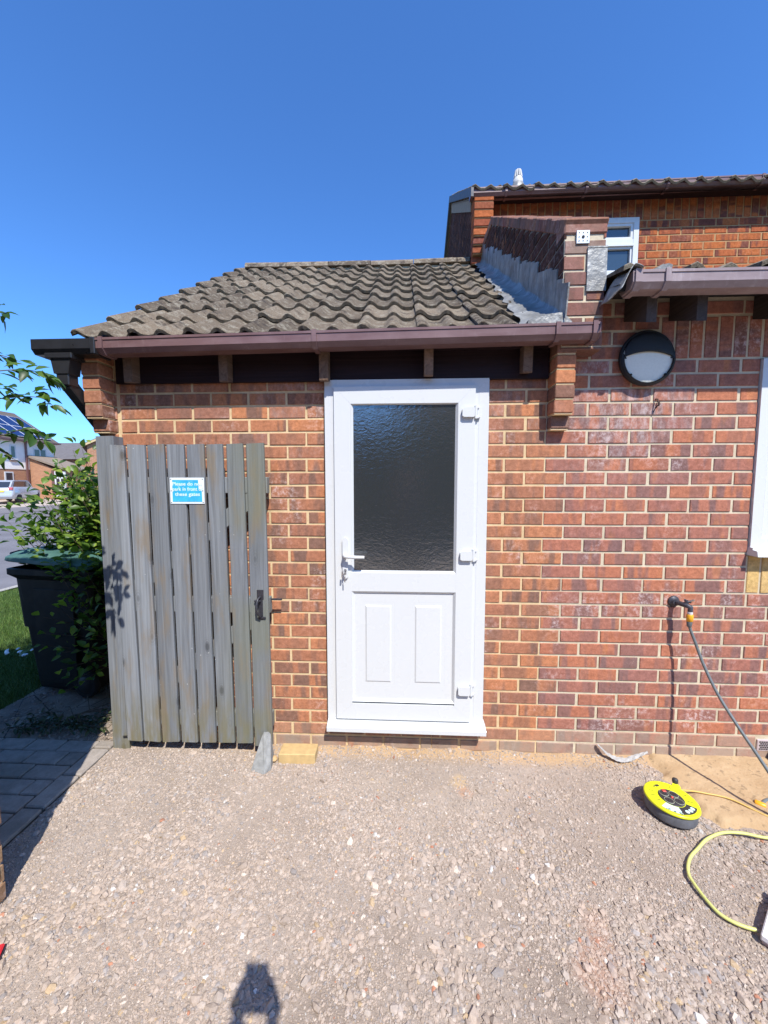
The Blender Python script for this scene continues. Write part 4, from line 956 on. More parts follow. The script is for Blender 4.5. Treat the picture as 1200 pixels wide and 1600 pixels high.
mb.box(lx-.014, lx+.014, -.115, -.1125, lz-.085, lz+.085, 0, .001); mb.box(lx-.019, lx+.019, -.1152, -.1128, lz+.03, lz+.085, 0, .001)
mb.tube([(lx, -.115, lz+.045), (lx-.004, -.140, lz+.040), (lx-.010, -.152, lz+.005), (lx-.010, -.150, lz-.03), (lx+.002, -.135, lz-.060), (lx+.004, -.115, lz-.066)], [.006, .006, .007, .007, .006, .005], 8)
mb.box(lx-.030, lx+.006, -.132, -.118, lz+.020, lz+.030, 0, .002); mb.tube([(lx, -.116, lz+.026), (lx-.004, -.15, lz+.022)], .004, 6); mb.box(lx-.012, lx+.03, -.122, -.116, lz-.078, lz-.068, 0, .001)
mb.box(-1.422, -1.360, -.072, -.062, .845, .855, 0, .001)
gt(mb, 'latch', M['iron'])
# sign
SX0, SX1, SZ0, SZ1, SY = -1.960, -1.767, 1.397, 1.541, -.1165
ssb = N('sign_blue'); xy = ssb.sep(ssb.tc.outputs['Object']); c = ssb.ramp(ssb.noise(18, 4, .6), [(.35, (.035, .36, .62)), (.65, (.055, .50, .78))]); c = ssb.mix(ssb.smooth(ssb.noise(30, 5, .75, ssb.map((1.5, 1, .6))), .62, .72), c, (.55, .80, .86)); ssb.P(col=c, rough=.4)
mb = MB(); mb.box(SX0, SX1, SY, SY+.004, SZ0, SZ1, 0, .001)
sign = gt(mb, 'sign', plain('sign_white', (.74, .80, .84), .4, var=.04))
sign['label'] = 'small blue and white sign asking drivers not to park in front of the gates'
mb = MB(); mb.prism([(SX0+.014, SZ0+.012), (SX1-.012, SZ0+.012), (SX1-.013, SZ0+.07), (SX1-.030, SZ0+.085), (SX1-.032, SZ1-.012), (SX0+.015, SZ1-.012)], SY-.0012, SY-.0002, 'Y'); gt(mb, 'sign_field', ssb.m, parent=sign)
mw = plain('sign_letter', (.70, .86, .92), .5, var=.05)
for i, (tx_, x, z, s_) in enumerate((('Please do not', -1.9455, 1.4985, .0272), ('park in front of', -1.9455, 1.4700, .0263), ('these gates', -1.9305, 1.4415, .0272))):
    cu = bpy.data.curves.new('lettering', 'FONT'); cu.body = tx_; cu.size = s_; cu.extrude = .0004; cu.offset = .0004; cu.space_character = 1.04
    ob = bpy.data.objects.new('lettering_curve', cu); COL.objects.link(ob); dg = bpy.context.evaluated_depsgraph_get(); me = bpy.data.meshes.new_from_object(ob.evaluated_get(dg)); bpy.data.objects.remove(ob)
    me.materials.clear(); me.materials.append(mw); xs = [v.co.x for v in me.vertices]; wmax = max(xs); want = (.168, .172, .140)[i]; k = want/wmax
    for v in me.vertices: v.co = (v.co.x*k, v.co.y, v.co.z)
    me.transform(Matrix.Translation((x, SY-.0018, z)) @ Matrix.Rotation(R(90), 4, 'X')); o = bpy.data.objects.new('lettering', me); COL.objects.link(o); o.parent = sign
for (x, z) in ((SX0+.007, SZ1-.008), (SX1-.008, SZ1-.008), (SX0+.007, (SZ0+SZ1)/2), (SX1-.007, (SZ0+SZ1)/2), (SX0+.007, SZ0+.008), (SX1-.007, SZ0+.008)):
    mb = MB(); mb.lathe([(.0028, 0), (.0022, .0015)], (x, SY, z), (0, -1, 0), 10); gt(mb, 'screw', M['iron'], parent=sign)
# gate post behind the folded gate
mb = MB(); slat(mb, (-2.402, -2.298), (-2.400, -2.298), -.12, 1.775, -.082, -.003, (.35, .7, 0), .005)
tag(mb.build('gate_post', M['gate_wood'], recalc=True), 'square grey timber gate post fixed to the corner of the garage', 'post')

# ================================================================== SMALL THINGS ON THE GROUND
st_conc = plain('wedge_stone', (.26, .265, .26), .9, var=.2, scale=40, bump=.6)
mb = MB()
top = [(-1.472, -.128, .092), (-1.432, -.125, .092)]
V = [(-1.505, -.215, GZ), (-1.425, -.235, GZ), (-1.398, -.205, GZ), (-1.47, -.135, GZ), (-1.500, -.210, GZ+.012), (-1.427, -.229, GZ+.012), (-1.402, -.196, GZ+.020), (-1.470, -.120, .088), (-1.440, -.128, .095), (-1.424, -.118, .085), (-1.47, -.114, -.02), (-1.402, -.130, GZ)]
mb.mesh([(-1.506, -.216, GZ-.004), (-1.424, -.238, GZ-.004), (-1.397, -.200, GZ-.004), (-1.41, -.116, GZ-.004), (-1.49, -.116, GZ-.004), (-1.502, -.210, GZ+.014), (-1.426, -.232, GZ+.014), (-1.400, -.197, GZ+.03), (-1.472, -.132, .070), (-1.462, -.127, .092), (-1.436, -.127, .096), (-1.424, -.122, .080), (-1.410, -.1165, GZ+.03), (-1.462, -.1165, .088)],
        [(0, 1, 6, 5), (1, 2, 7, 6), (5, 6, 10, 9, 8), (6, 7, 11, 10), (2, 3, 12, 7), (7, 12, 11), (0, 5, 8, 13, 4), (8, 9, 13), (9, 10, 11, 13), (13, 11, 12, 3, 4), (4, 3, 2, 1, 0)])
tag(mb.build('stone_wedge', st_conc, recalc=True), 'grey stone wedge leaning against the foot of the gate', 'wedge')
mb = MB(); mb.box(-.105, .105, -.05, .05, 0, .06, 0, .004, (.4, .4, 0))
o = mb.build('loose_brick', plain('buff_brick', (.52, .37, .17), .92, var=.13, scale=30, bump=.5)); o.location = (-1.272, -.093, GZ-.016); o.rotation_euler = (R(-2), 0, R(1.5)); tag(o, 'buff yellow brick lying flat on the gravel beside the gate', 'brick')
mb = MB()
mb.box(-.10, .11, -.05, .05, 0, .07, 0, .006, (.1, .4, 0)); o = mb.build('loose_brick', plain('dark_brick', (.07, .035, .028), .9, var=.3, scale=30, bump=.5)); o.location = (1.515, -.06, GZ+.012); o.rotation_euler = (R(4), 0, R(-12)); tag(o, 'dark brown brick below the air vent at the wall foot', 'brick')
# stray stones of mortar by the brick
mb = MB(); rr = random.Random(6)
mb.lathe([(.0, 0), (.017, .004), (.021, .014), (.014, .024), (0, .027)], (-1.405, -.135, GZ-.002), (0.1, 0, 1), 9, smooth=False); tag(mb.build('stone', plain('sandy_stone', (.50, .34, .17), .95)), 'small sandy yellow stone between the wedge and the buff brick', 'stone')
# torn strip of white plastic at the wall foot
mb = MB(); pts = [(.455, -.018, .005), (.475, -.022, -.014), (.497, -.030, -.036), (.525, -.042, -.050), (.56, -.052, -.058), (.60, -.050, -.060), (.64, -.040, -.054), (.685, -.028, -.045), (.735, -.020, -.030)]
V = []; rr = random.Random(14); P = smoothpts0(pts, 5)
for i, p in enumerate(P):
    f = i/(len(P)-1); wd = (.005+.011*math.sin(f*math.pi)**.7)*rr.uniform(.75, 1.25)+.001; V += [(p[0], p[1]-wd*.9, p[2]-wd*.15), (p[0], p[1]-wd*.1, p[2]+.004+.003*math.sin(i)), (p[0], p[1]+wd*.6, p[2]+wd*.5)]
mb.mesh(V, [(i*3+k, i*3+k+1, i*3+k+4, i*3+k+3) for i in range(len(P)-1) for k in range(2)]); o = mb.build('plastic_strip', plain('white_film', (.36, .35, .335), .6, var=.18, scale=60)); md = o.modifiers.new('t', 'SOLIDIFY'); md.thickness = .0012
tag(o, 'torn strip of white plastic sheet lying against the foot of the wall', 'plastic strip')
# white box at the right edge
mb = MB(); mb.box(0, .34, 0, .24, .006, .034, 0, .004); mb.box(.004, .336, .004, .236, -.002, .005, 1, .001); mb.box(.002, .338, -.0015, .0, .012, .016, 2)
o = mb.build('white_box', [plain('box_white', (.78, .78, .80), .4, var=.03), plain('box_pink', (.45, .33, .33), .6), plain('box_line', (.25, .22, .24), .6)]); o.location = (.560, -.918, GZ+.004); o.rotation_euler = (R(2), 0, R(36)); o.rotation_euler = (0, 0, R(-52)+R(2)); tag(o, 'flat white box lying on the gravel at the end of the yellow cable', 'box')
# red corner at left edge
mb = MB(); mb.box(-.09, -.012, -.024, .024, .003, .014, 0, .005); mb.box(-.092, -.009, -.026, .026, -.002, .003, 1, .001); o = mb.build('tool_handle', [plain('red_plastic', (.62, .03, .04), .35), M['iron']]); o.location = (-2.008, -1.062, GZ+.002); o.rotation_euler = (0, 0, R(28)); tag(o, 'red and black plastic tool handle lying on the gravel', 'tool')

# cable reel ----------------------------------------------------------
reel = thing('cable_reel', 'round yellow and black extension cable reel lying flat on the gravel', 'cable reel', (.618, -.385, GZ+.004)); reel.rotation_euler = (R(-1), R(3), 0); reel.scale = (.87, .87, .87)
Yel = plain('reel_yellow', (.72, .76, .02), .35, var=.05); Blk = plain('reel_black', (.035, .035, .04), .5, var=.15, scale=50)
def rp(mb, name, mats, parent=reel): o = mb.build(name, mats); o.parent = parent; return o
mb = MB(); mb.lathe([(.108, 0), (.118, .004), (.121, .012), (.121, .058), (.118, .066), (.100, .070)], (0, 0, 0), (0, 0, 1), 64); rp(mb, 'drum', plain('reel_side', (.115, .12, .14), .65, var=.2, scale=30))
mb = MB(); mb.lathe([(.119, .062), (.1265, .064), (.1290, .070), (.1270, .077), (.120, .080), (.113, .0785), (.062, .0785), (.0, .0785)], (0, 0, 0), (0, 0, 1), 72); face = rp(mb, 'face_plate', Yel)
mb = MB(); mb.lathe([(.061, .0785), (.061, .0812), (.058, .0822), (0, .0822)], (0, 0, 0), (0, 0, 1), 48); hub = rp(mb, 'socket_hub', Blk)
for (a, r) in ((40, .036), (130, .036), (220, .036), (310, .036)):
    mb = MB(); x, y = r*math.cos(R(a)), r*math.sin(R(a)); mb.tube([(x+.022*math.cos(t*math.pi/12), y+.022*math.sin(t*math.pi/12), .0828) for t in range(25)], .0010, 6, 1); mb.lathe([(.0215, .0822), (.0215, .0832), (.019, .0838), (0, .0838)], (x, y, 0), (0, 0, 1), 28)
    for q in (-1, 0, 1): mb.box(x-.0016+q*.006, x+.0016+q*.006, y-.004+abs(q)*.0-(.004 if q else -.006), y+.004-(.004 if q else -.006), .0836, .0842, 2)
    o = mb.build('socket', [Blk, plain('ring_pale', (.45, .48, .35), .5), M['dark_gap']]); o.parent = hub
redm = plain('reel_red', (.65, .08, .06), .4)
mb = MB(); mb.box(-.022, -.002, .034, .052, .0825, .0870, 0, .003); o = mb.build('reset_button', redm); o.parent = hub
mb = MB(); mb.lathe([(.006, 0), (.006, .005), (0, .006)], (.002, -.002, .0822), (0, 0, 1), 16); o = mb.build('pilot_lamp', redm); o.parent = hub
for a in (150, 172, 195, 15, -12, 60):
    mb = MB(); mb.box(.076, .102, -.0013, .0013, .0785, .0796, 0, 0, (1, 1, 1), Matrix.Rotation(R(a), 4, 'Z')); o = mb.build('slot', M['dark_gap']); o.parent = face
def sector(mb, a0, a1, r0, r1, z, mat=0, th=.0006):
    n = 14; P = [(r1*math.cos(R(a0+(a1-a0)*i/n)), r1*math.sin(R(a0+(a1-a0)*i/n))) for i in range(n+1)]+[(r0*math.cos(R(a1+(a0-a1)*i/n)), r0*math.sin(R(a1+(a0-a1)*i/n))) for i in range(n+1)]
    for i in range(n): mb.face([(P[2*n+1-i][0], P[2*n+1-i][1], z), (P[i][0], P[i][1], z), (P[i+1][0], P[i+1][1], z), (P[2*n-i][0], P[2*n-i][1], z)], mat)
pal = plain('label_pale', (.58, .80, .74), .5, var=.03)
mb = MB(); sector(mb, 214, 264, .064, .111, .0790, 0); o = mb.build('pale_label', pal); o.parent = face
mb = MB(); sector(mb, 264, 326, .064, .111, .0790, 1)
for a in (284, 299, 314):
    x, y = .093*math.cos(R(a)), .093*math.sin(R(a)); mb.lathe([(.0105, 0), (.0105, .0004)], (x, y, .0792), (0, 0, 1), 20, 0)
o = mb.build('dark_label', [pal, Blk]); o.parent = face
mb = MB(); sector(mb, 96, 112, .083, .098, .0790, 0); o = mb.build('emblem', Blk); o.parent = face
mb = MB(); sector(mb, 114, 122, .087, .094, .0790, 0); o = mb.build('emblem', Blk); o.parent = face
mts = []
for tx_, x, y, rot, s_, m_ in (('10', -.022, -.098, 0, .030, 0), ('m', -.041, -.090, 0, .020, 0), ('240V 13A', -.058, -.078, -8, .0085, 0)):
    cu = bpy.data.curves.new('lettering', 'FONT'); cu.body = tx_; cu.size = s_; cu.extrude = .0002; cu.offset = .0005
    ob = bpy.data.objects.new('tmp', cu); COL.objects.link(ob); dg = bpy.context.evaluated_depsgraph_get(); me = bpy.data.meshes.new_from_object(ob.evaluated_get(dg)); bpy.data.objects.remove(ob)
    me.materials.clear(); me.materials.append(Blk); me.transform(Matrix.Translation((x, y, .0796)) @ Matrix.Rotation(R(180+12+rot), 4, 'Z') @ Matrix.Scale(.8, 4, (1, 0, 0)) @ Matrix.Translation((-.02 if tx_ == '10' else 0, 0, 0)))
    o = bpy.data.objects.new('lettering', me); COL.objects.link(o); o.parent = face
mb = MB(); mb.lathe([(.020, .066), (.022, .074), (.019, .079)], (.095, .100, 0), (0, 0, 1), 20, 1); mb.lathe([(.012, .078), (.015, .086), (.015, .100), (.010, .106), (0, .107)], (.095, .106, 0), (0.1, .2, 1), 20, 0); rp(mb, 'winding_knob', [Blk, Yel])

# cables and hose ------------------------------------------------------
zc = GZ+.012
mb = MB(); mb.tube(smoothpts([(1.5, -.50, zc), (1.12, -.522, zc+.006), (.945, -.520, zc+.004), (.85, -.508, zc+.010), (.762, -.510, zc+.010), (.672, -.540, zc+.006), (.600, -.583, zc), (.545, -.620, zc), (.505, -.660, zc), (.480, -.700, zc), (.475, -.735, zc), (.476, -.785, zc), (.486, -.834, zc), (.512, -.862, zc), (.545, -.878, zc), (.575, -.886, zc)]), .0062, 10)
ycab = plain('yellow_cable', (.58, .60, .20), .45, var=.08)
tag(mb.build('power_cable', ycab), 'thick yellow green cable looped on the gravel and running into the white box', 'cable')
mb = MB(); mb.tube(smoothpts([(.700, -.300, GZ+.05), (.745, -.300, GZ+.045), (.80, -.285, GZ+.03), (.85, -.290, GZ+.026), (.95, -.322, GZ+.026), (1.046, -.409, GZ+.02), (1.2, -.50, GZ+.01), (1.6, -.52, GZ+.01)]), .0040, 8)
tag(mb.build('power_cable', plain('orange_cable', (.62, .42, .12), .45, var=.08)), 'thin orange yellow cable running from the reel across the sand', 'cable')
hose = None
mb = MB(); hp = [(.874, -.088, .772), (.878, -.089, .73), (.896, -.10, .67), (.927, -.135, .545), (.955, -.20, .424), (.987, -.277, .319), (1.020, -.353, .225), (1.050, -.42, .14), (1.095, -.475, .05), (1.16, -.50, -.03), (1.27, -.49, GZ+.012), (1.38, -.42, GZ+.012), (1.36, -.33, GZ+.012), (1.24, -.29, GZ+.012), (1.14, -.305, GZ+.016), (1.085, -.335, GZ+.018)]
mb.tube(smoothpts(hp, 10), .0075, 12)
hose = mb.build('garden_hose', plain('hose_grey', (.14, .16, .165), .35, var=.1, scale=40)); tag(hose, 'dark grey garden hose hanging from the wall tap down to the sand', 'hose')
mb = MB(); mb.lathe([(.010, 0), (.0125, -.004), (.0125, -.018), (.0105, -.020)], (.874, -.088, .823), (0, 0, 1), 20, 2); mb.lathe([(.0125, 0), (.0155, -.004), (.0160, -.020), (.0150, -.038), (.0125, -.040)], (.874, -.088, .808), (0, 0, 1), 20, 0); mb.lathe([(.011, 0), (.0135, -.003), (.0115, -.028), (.009, -.032)], (.874, -.088, .770), (0.03, 0, 1), 16, 1)
con = mb.build('connector', [plain('connector_yellow', (.75, .36, .02), .4), plain('connector_grey', (.11, .12, .125), .5), plain('connector_white', (.55, .55, .55), .4)]); con.parent = hose
mb = MB(); mb.lathe([(.011, -.02), (.014, -.015), (.015, .015), (.012, .02)], (1.075, -.338, GZ+.017), (-1, .8, 0), 16); con = mb.build('hose_end', plain('connector_yellow_2', (.75, .36, .02), .4)); con.parent = hose

# ================================================================== WHEELIE BIN
bn = thing('wheelie_bin', 'black wheelie bin with a warped green lid standing behind the gate', 'bin', (-3.17, .70, GZ+.01), R(-7))
def bp(mb, name, mats, parent=bn, **k): o = mb.build(name, mats, **k); o.parent = parent; return o
bblk = plain('bin_black', (.008, .008, .0085), .62, var=.35, scale=7, bump=.15)
mb = MB()
# local: -x front, +x rear (wheels); y across
def ring(x0, x1, hw, z, r=.04): 
    pts = []
    for cx, cy, a0 in ((x1-r, hw-r, 0), (x0+r, hw-r, 90), (x0+r, -hw+r, 180), (x1-r, -hw+r, 270)):
        for k in range(5): a = R(a0+k*22.5); pts.append((cx+r*math.cos(a), cy+r*math.sin(a), z))
    return pts
rs = [ring(-.255, .23, .215, .02), ring(-.26, .235, .22, .05), ring(-.335, .30, .262, .80), ring(-.34, .305, .265, .865), ring(-.385, .345, .292, .90), ring(-.395, .350, .295, .905), ring(-.395, .350, .295, .945), ring(-.375, .33, .278, .948), ring(-.36, .315, .262, .90), ring(-.33, .29, .25, .5)]
V = [p for r_ in rs for p in r_]; n = 20
mb.mesh(V, [(i*n+k, i*n+(k+1) % n, (i+1)*n+(k+1) % n, (i+1)*n+k) for i in range(len(rs)-1) for k in range(n)]+[tuple(range(n))[::-1], tuple((len(rs)-1)*n+k for k in range(n))])
mb.box(-.18, .16, -.2685, -.262, .1, .8, 0, .01)
body = bp(mb, 'body', bblk)
mb = MB(); rl = []
for z, g, tlt in ((.955, .0, 1), (.962, .008, 1), (.985, .004, 1), (1.010, -.03, 1), (1.045, -.10, 1), (1.062, -.20, 1)):
    r_ = ring(-.395-g, .352+g*.3, .295+g, 0, .05); rl.append([(x, y, z+.045*max(0, (.1-x)/.5)+.006*math.sin(x*9+y*7)) for x, y, _ in r_])
V = [p for r_ in rl for p in r_]; mb.mesh(V, [(i*n+k, i*n+(k+1) % n, (i+1)*n+(k+1) % n, (i+1)*n+k) for i in range(len(rl)-1) for k in range(n)]+[tuple(range(n))[::-1], tuple((len(rl)-1)*n+k for k in range(n))], smooth=False)
sl_ = N('lid_green'); c = sl_.ramp(sl_.noise(7, 5, .65, sl_.map((1, 3, 1))), [(.3, (.04, .105, .095)), (.6, (.075, .165, .15)), (.8, (.17, .27, .25))]); sl_.P(col=c, rough=.5)
lid = bp(mb, 'lid', sl_.m)
for y in (-.16, .16):
    mb = MB(); mb.tube([(-.36, y-.07, 1.03), (-.415, y-.06, 1.045), (-.425, y, 1.05), (-.415, y+.06, 1.045), (-.36, y+.07, 1.03)], .011, 8); o = mb.build('grip', bblk); o.parent = lid
mb = MB(); mb.tube([(.36, -.22, .93), (.415, -.20, .98), (.415, .20, .98), (.36, .22, .93)], .016, 10); bp(mb, 'handle', bblk)
mb = MB(); mb.box(-.425, -.385, -.20, .20, .985, 1.015, 0, .006); bp(mb, 'front_lip', bblk)
for y in (-.262, .262):
    mb = MB(); mb.lathe([(.085, -.022), (.098, -.018), (.100, 0), (.098, .018), (.085, .022)], (.215, y*.93, .098), (0, 1, 0), 32, 0); mb.lathe([(.0, -.026), (.06, -.024), (.070, -.012), (.070, .012), (.06, .024), (0, .026)], (.215, y*.93, .098), (0, 1, 0), 24, 1); bp(mb, 'wheel', [plain('rubber_tyre', (.02, .02, .02), .8), plain('wheel_hub', (.035, .035, .037), .5)])
mb = MB(); mb.tube([(.215, -.26, .098), (.215, .26, .098)], .012, 8); bp(mb, 'axle', M['iron'])

# ================================================================== PLANTS
def leafmat(name, lo, mid, hi, trans=.35):
    s = N(name); a = s.sep(s.attr()); c = s.ramp(a[0], [(0, lo), (.55, mid), (1, hi)]); c = s.mix(s.math('MULTIPLY', s.smooth(s.noise(60, 3), .5, .7), .3), c, lo)
    s.P(col=c, rough=.42, spec=.45)
    tl = s.n('ShaderNodeBsdfTranslucent'); s.l(s.mix(1, c, (1.5, 1.7, .6), 'MULTIPLY'), tl.inputs[0]); mx = s.n('ShaderNodeMixShader'); mx.inputs[0].default_value = trans; s.l(s.b.outputs[0], mx.inputs[1]); s.l(tl.outputs[0], mx.inputs[2]); s.l(mx.outputs[0], s.o.inputs[0]); return s.m
M['shrub_leaf'] = leafmat('shrub_leaf', (.03, .07, .014), (.10, .19, .03), (.32, .42, .07))
M['tree_leaf'] = leafmat('tree_leaf', (.022, .06, .014), (.05, .115, .022), (.11, .19, .04))
M['twig'] = plain('twig', (.13, .10, .07), .9, var=.25, scale=40); M['bark'] = plain('bark', (.10, .08, .06), .95, var=.35, scale=25, bump=.9)
def leaf(mb, p, d, nrm, L, W, t, curl=.25, mat=0):
    p, d, nrm = Vector(p), Vector(d).normalized(), Vector(nrm); s = d.cross(nrm).normalized(); up = s.cross(d).normalized()
    st = [(0, 0), (.22, .62), (.48, 1.0), (.75, .68), (1.0, 0)]; V = []
    for (u, wv) in st:
        m = p+d*(L*u)-up*(L*curl*u*u); f = up*(W*.22*wv); V.append(m); V.append(m+s*(W*.5*wv)+f); V.append(m-s*(W*.5*wv)+f)
    F = [(0, 3, 4), (0, 5, 3), (3, 6, 7, 4), (3, 5, 8, 6), (6, 9, 10, 7), (6, 8, 11, 9), (9, 12, 10), (9, 11, 12)]
    mb.mesh(V, F, mat, t, True)
def spray(mbL, mbT, pts, rr, nl, L0, L1, wr=.5, spread=.05, twig=.003, hang=.2, end=True):
    P = smoothpts(pts, 6); mbT.tube(P, [twig*(1-.7*i/(len(P)-1)) for i in range(len(P))], 5)
    for i in range(nl):
        f = (i+rr.random())/nl; q = P[min(len(P)-1, int(f*(len(P)-1)+.5))]; dirp = (P[min(len(P)-1, int(f*(len(P)-1))+1)]-P[max(0, int(f*(len(P)-1))-1)]).normalized()
        side = Vector((rr.uniform(-1, 1), rr.uniform(-1, 1), rr.uniform(-.5, .8))).normalized(); d = (dirp*rr.uniform(.2, 1)+side*.9+Vector((0, 0, -hang))).normalized()
        base = q+side*rr.uniform(0, spread); L = rr.uniform(L0, L1); nn = Vector((rr.uniform(-.7, .7), rr.uniform(-.9, .3), 1)).normalized()
        leaf(mbL, base, d, nn, L, L*wr*rr.uniform(.8, 1.15), (min(1, max(0, rr.gauss(.5, .27))), rr.random(), 0), rr.uniform(.05, .4))
# the shrub between bin and gate
shrub = thing('shrub', 'leafy green shrub growing up behind the gate and over the bin', 'shrub', (-2.95, .85, GZ))
mbL, mbT = MB(), MB(); rr = random.Random(21); base = Vector((-2.88, .85, GZ))
tips = []
for i in range(430):
    a = rr.uniform(0, 6.283); h = rr.uniform(.05, 1.0)**.8; z = .25+1.36*h+rr.uniform(-.08, .08); rad = (.20+.40*math.sin(min(1, h*1.05)*math.pi*.80))*rr.uniform(.35, 1.0)
    tips.append((base.x-.12+rad*math.cos(a)*1.15, base.y+.10+rad*math.sin(a)*1.05, z, 26))
for p in [(-3.16, .55, 1.55), (-3.12, .5, 1.30), (-3.2, .5, 1.12), (-3.02, .42, 1.12), (-2.95, .40, 1.20), (-3.3, .6, 1.52), (-3.4, .6, 1.5), (-3.45, .5, 1.22), (-3.5, .55, 1.4), (-3.15, .5, 1.66), (-3.05, .5, 1.75), (-2.9, .45, 1.65), (-2.95, .45, 1.3), (-3.0, .4, .98), (-2.9, .35, 1.02), (-3.25, .6, 1.45), (-3.3, .55, 1.3), (-3.4, .6, 1.35), (-3.2, .5, 1.25), (-3.1, .5, 1.4), (-3.05, .5, 1.6), (-3.0, .5, 1.5), (-3.35, .5, 1.22), (-3.10, .62, 1.84), (-3.02, .6, 1.70), (-3.45, .50, 1.36), (-3.62, .52, 1.34), (-3.52, .42, 1.26), (-3.38, .42, 1.20), (-3.30, .5, 1.42), (-3.6, .5, 1.18), (-2.80, .35, 1.62), (-2.74, .35, 1.50), (-2.9, .35, 1.45)]: tips.append((*p, 24))
for p in [(-3.05, .30, .66), (-3.12, .26, .60), (-2.98, .25, .72), (-2.90, .22, .62), (-2.86, .25, .45), (-3.22, .28, .40), (-2.95, .2, .38), (-3.05, .25, .22), (-2.85, .2, .20), (-2.80, .25, .95), (-2.9, .3, 1.05), (-2.75, .2, .80), (-2.95, .2, .10), (-2.82, .22, .55), (-2.8, .2, .68), (-2.9, .25, .85), (-3.0, .25, .95), (-2.78, .2, .40), (-2.85, .2, .30), (-3.08, .22, .50)]: tips.append((*p, 9))
for (x, y, z, nl) in tips:
    b = base+Vector((rr.uniform(-.08, .08), rr.uniform(-.08, .08), 0)); t = Vector((x, y, z)); mid = b.lerp(t, .55)+Vector((rr.uniform(-.08, .08), rr.uniform(-.08, .08), .10)); near = mid.lerp(t, .45)
    mbT.tube([b, b.lerp(mid, .5)+Vector((0, 0, .03)), mid], [.006, .005, .0035], 5)
    spray(mbL, mbT, [mid, near, t], rr, nl, .042, .078, .64, .07, .003, .1)
def attach(o, p): o.parent = p; o.matrix_parent_inverse = Matrix.Translation(p.location).inverted(); return o
attach(mbL.build('leaves', M['shrub_leaf']), shrub); attach(mbT.build('stem', M['twig']), shrub)
# tree reaching in from the left
tree = thing('tree', 'tree outside the left edge with leafy twigs reaching into view under the gutter', 'tree', (-3.3, -1.35, GZ))
mbL, mbT, mbK = MB(), MB(), MB(); rr = random.Random(33)
mbK.tube(smoothpts([(-3.3, -1.35, GZ-.05), (-3.28, -1.30, .8), (-3.2, -1.25, 1.7), (-3.12, -1.15, 2.5), (-3.1, -1.1, 3.3), (-3.15, -1.0, 4.0)], 4), [.11, .085, .08, .075, .07, .07, .065, .06, .06, .055, .05, .05, .045, .045, .04, .04, .035, .03, .025, .02, .015][:21], 10)
mains = [[(-3.15, -1.2, 2.1), (-2.8, -1.0, 2.3), (-2.45, -.71, 2.24)], [(-3.2, -1.25, 1.75), (-2.75, -.95, 1.95), (-2.39, -.78, 1.90)], [(-3.2, -1.25, 1.55), (-2.8, -.95, 1.75), (-2.39, -.79, 1.80)], [(-3.25, -1.28, 1.25), (-2.8, -.95, 1.55), (-2.39, -.80, 1.64)], [(-3.15, -1.2, 2.0), (-2.7, -.9, 2.1), (-2.35, -.72, 2.02)]]
for q in mains: mbK.tube(smoothpts(q, 5), [.02]*5+[.012]*5+[.006], 7)
for pts, nl in (([(-2.45, -.71, 2.24), (-2.32, -.70, 2.19), (-2.225, -.70, 2.175)], 14), ([(-2.39, -.78, 1.90), (-2.19, -.77, 1.935), (-2.07, -.76, 1.935), (-2.0, -.76, 1.90)], 22), ([(-2.39, -.79, 1.80), (-2.19, -.78, 1.83), (-2.05, -.77, 1.835), (-1.985, -.77, 1.795)], 20), ([(-2.39, -.80, 1.64), (-2.19, -.79, 1.69), (-2.09, -.78, 1.715), (-2.02, -.78, 1.665)], 18), ([(-2.35, -.72, 2.0), (-2.25, -.72, 2.01), (-2.17, -.71, 1.985)], 9), ([(-2.39, -.79, 1.84), (-2.24, -.82, 1.87), (-2.15, -.80, 1.86)], 12), ([(-2.3, -.79, 1.66), (-2.2, -.80, 1.64), (-2.13, -.80, 1.60)], 8)):
    spray(mbL, mbT, pts, rr, int(nl*1.7), .040, .068, .48, .02, .0028, .25)
for i in range(90):     # the rest of the crown, out of the frame
    p = Vector((-3.15+rr.gauss(0, .28), -1.25+rr.gauss(0, .38), rr.uniform(2.2, 4.2))); b = Vector((-3.13, -1.1, p.z-.35)); spray(mbL, mbT, [b, b.lerp(p, .5)+Vector((0, 0, .08)), p], rr, 16, .045, .075, .5, .05, .005, .2)
attach(mbK.build('trunk', M['bark']), tree); attach(mbL.build('leaves', M['tree_leaf']), tree); tag(attach(mbT.build('twig', M['twig']), tree), kind='stuff')
# cut weeds lying on the earth
mbL, mbT = MB(), MB(); rr = random.Random(8)
for i in range(46):
    x = rr.uniform(-3.22, -2.66); y = .02+rr.uniform(0, .16); a = rr.uniform(-.5, .6); L = rr.uniform(.08, .2); z = -.058+rr.uniform(0, .02)
    spray(mbL, mbT, [(x, y, z), (x+L*.5*math.cos(a), y+L*.5*math.sin(a), z+.012), (x+L*math.cos(a), y+L*math.sin(a), z)], rr, 8, .025, .05, .4, .012, .002, .3)
o = mbL.build('cut_weeds', leafmat('weed_leaf', (.02, .035, .012), (.035, .06, .02), (.07, .09, .035), .15)); tag(o, 'heap of cut and wilting weeds on the bare earth in front of the bin', 'weeds', kind='stuff')
o2 = mbT.build('stem', M['twig']); o2.parent = o
mb = MB(); rr = random.Random(12)
for i in range(9):
    x, y = -2.9+rr.uniform(-.1, .45), .12+rr.uniform(-.08, .35); a = rr.uniform(-.9, 1.2); L = rr.uniform(.15, .4)
    mb.tube([(x-L/2*math.cos(a), y-L/2*math.sin(a), -.055), (x, y, -.04+rr.uniform(0, .05)), (x+L/2*math.cos(a), y+L/2*math.sin(a), -.055)], .0028, 5)
tag(mb.build('dry_twigs', M['twig']), 'dry bare twigs lying on the earth beside the gate post', 'twigs', kind='stuff')
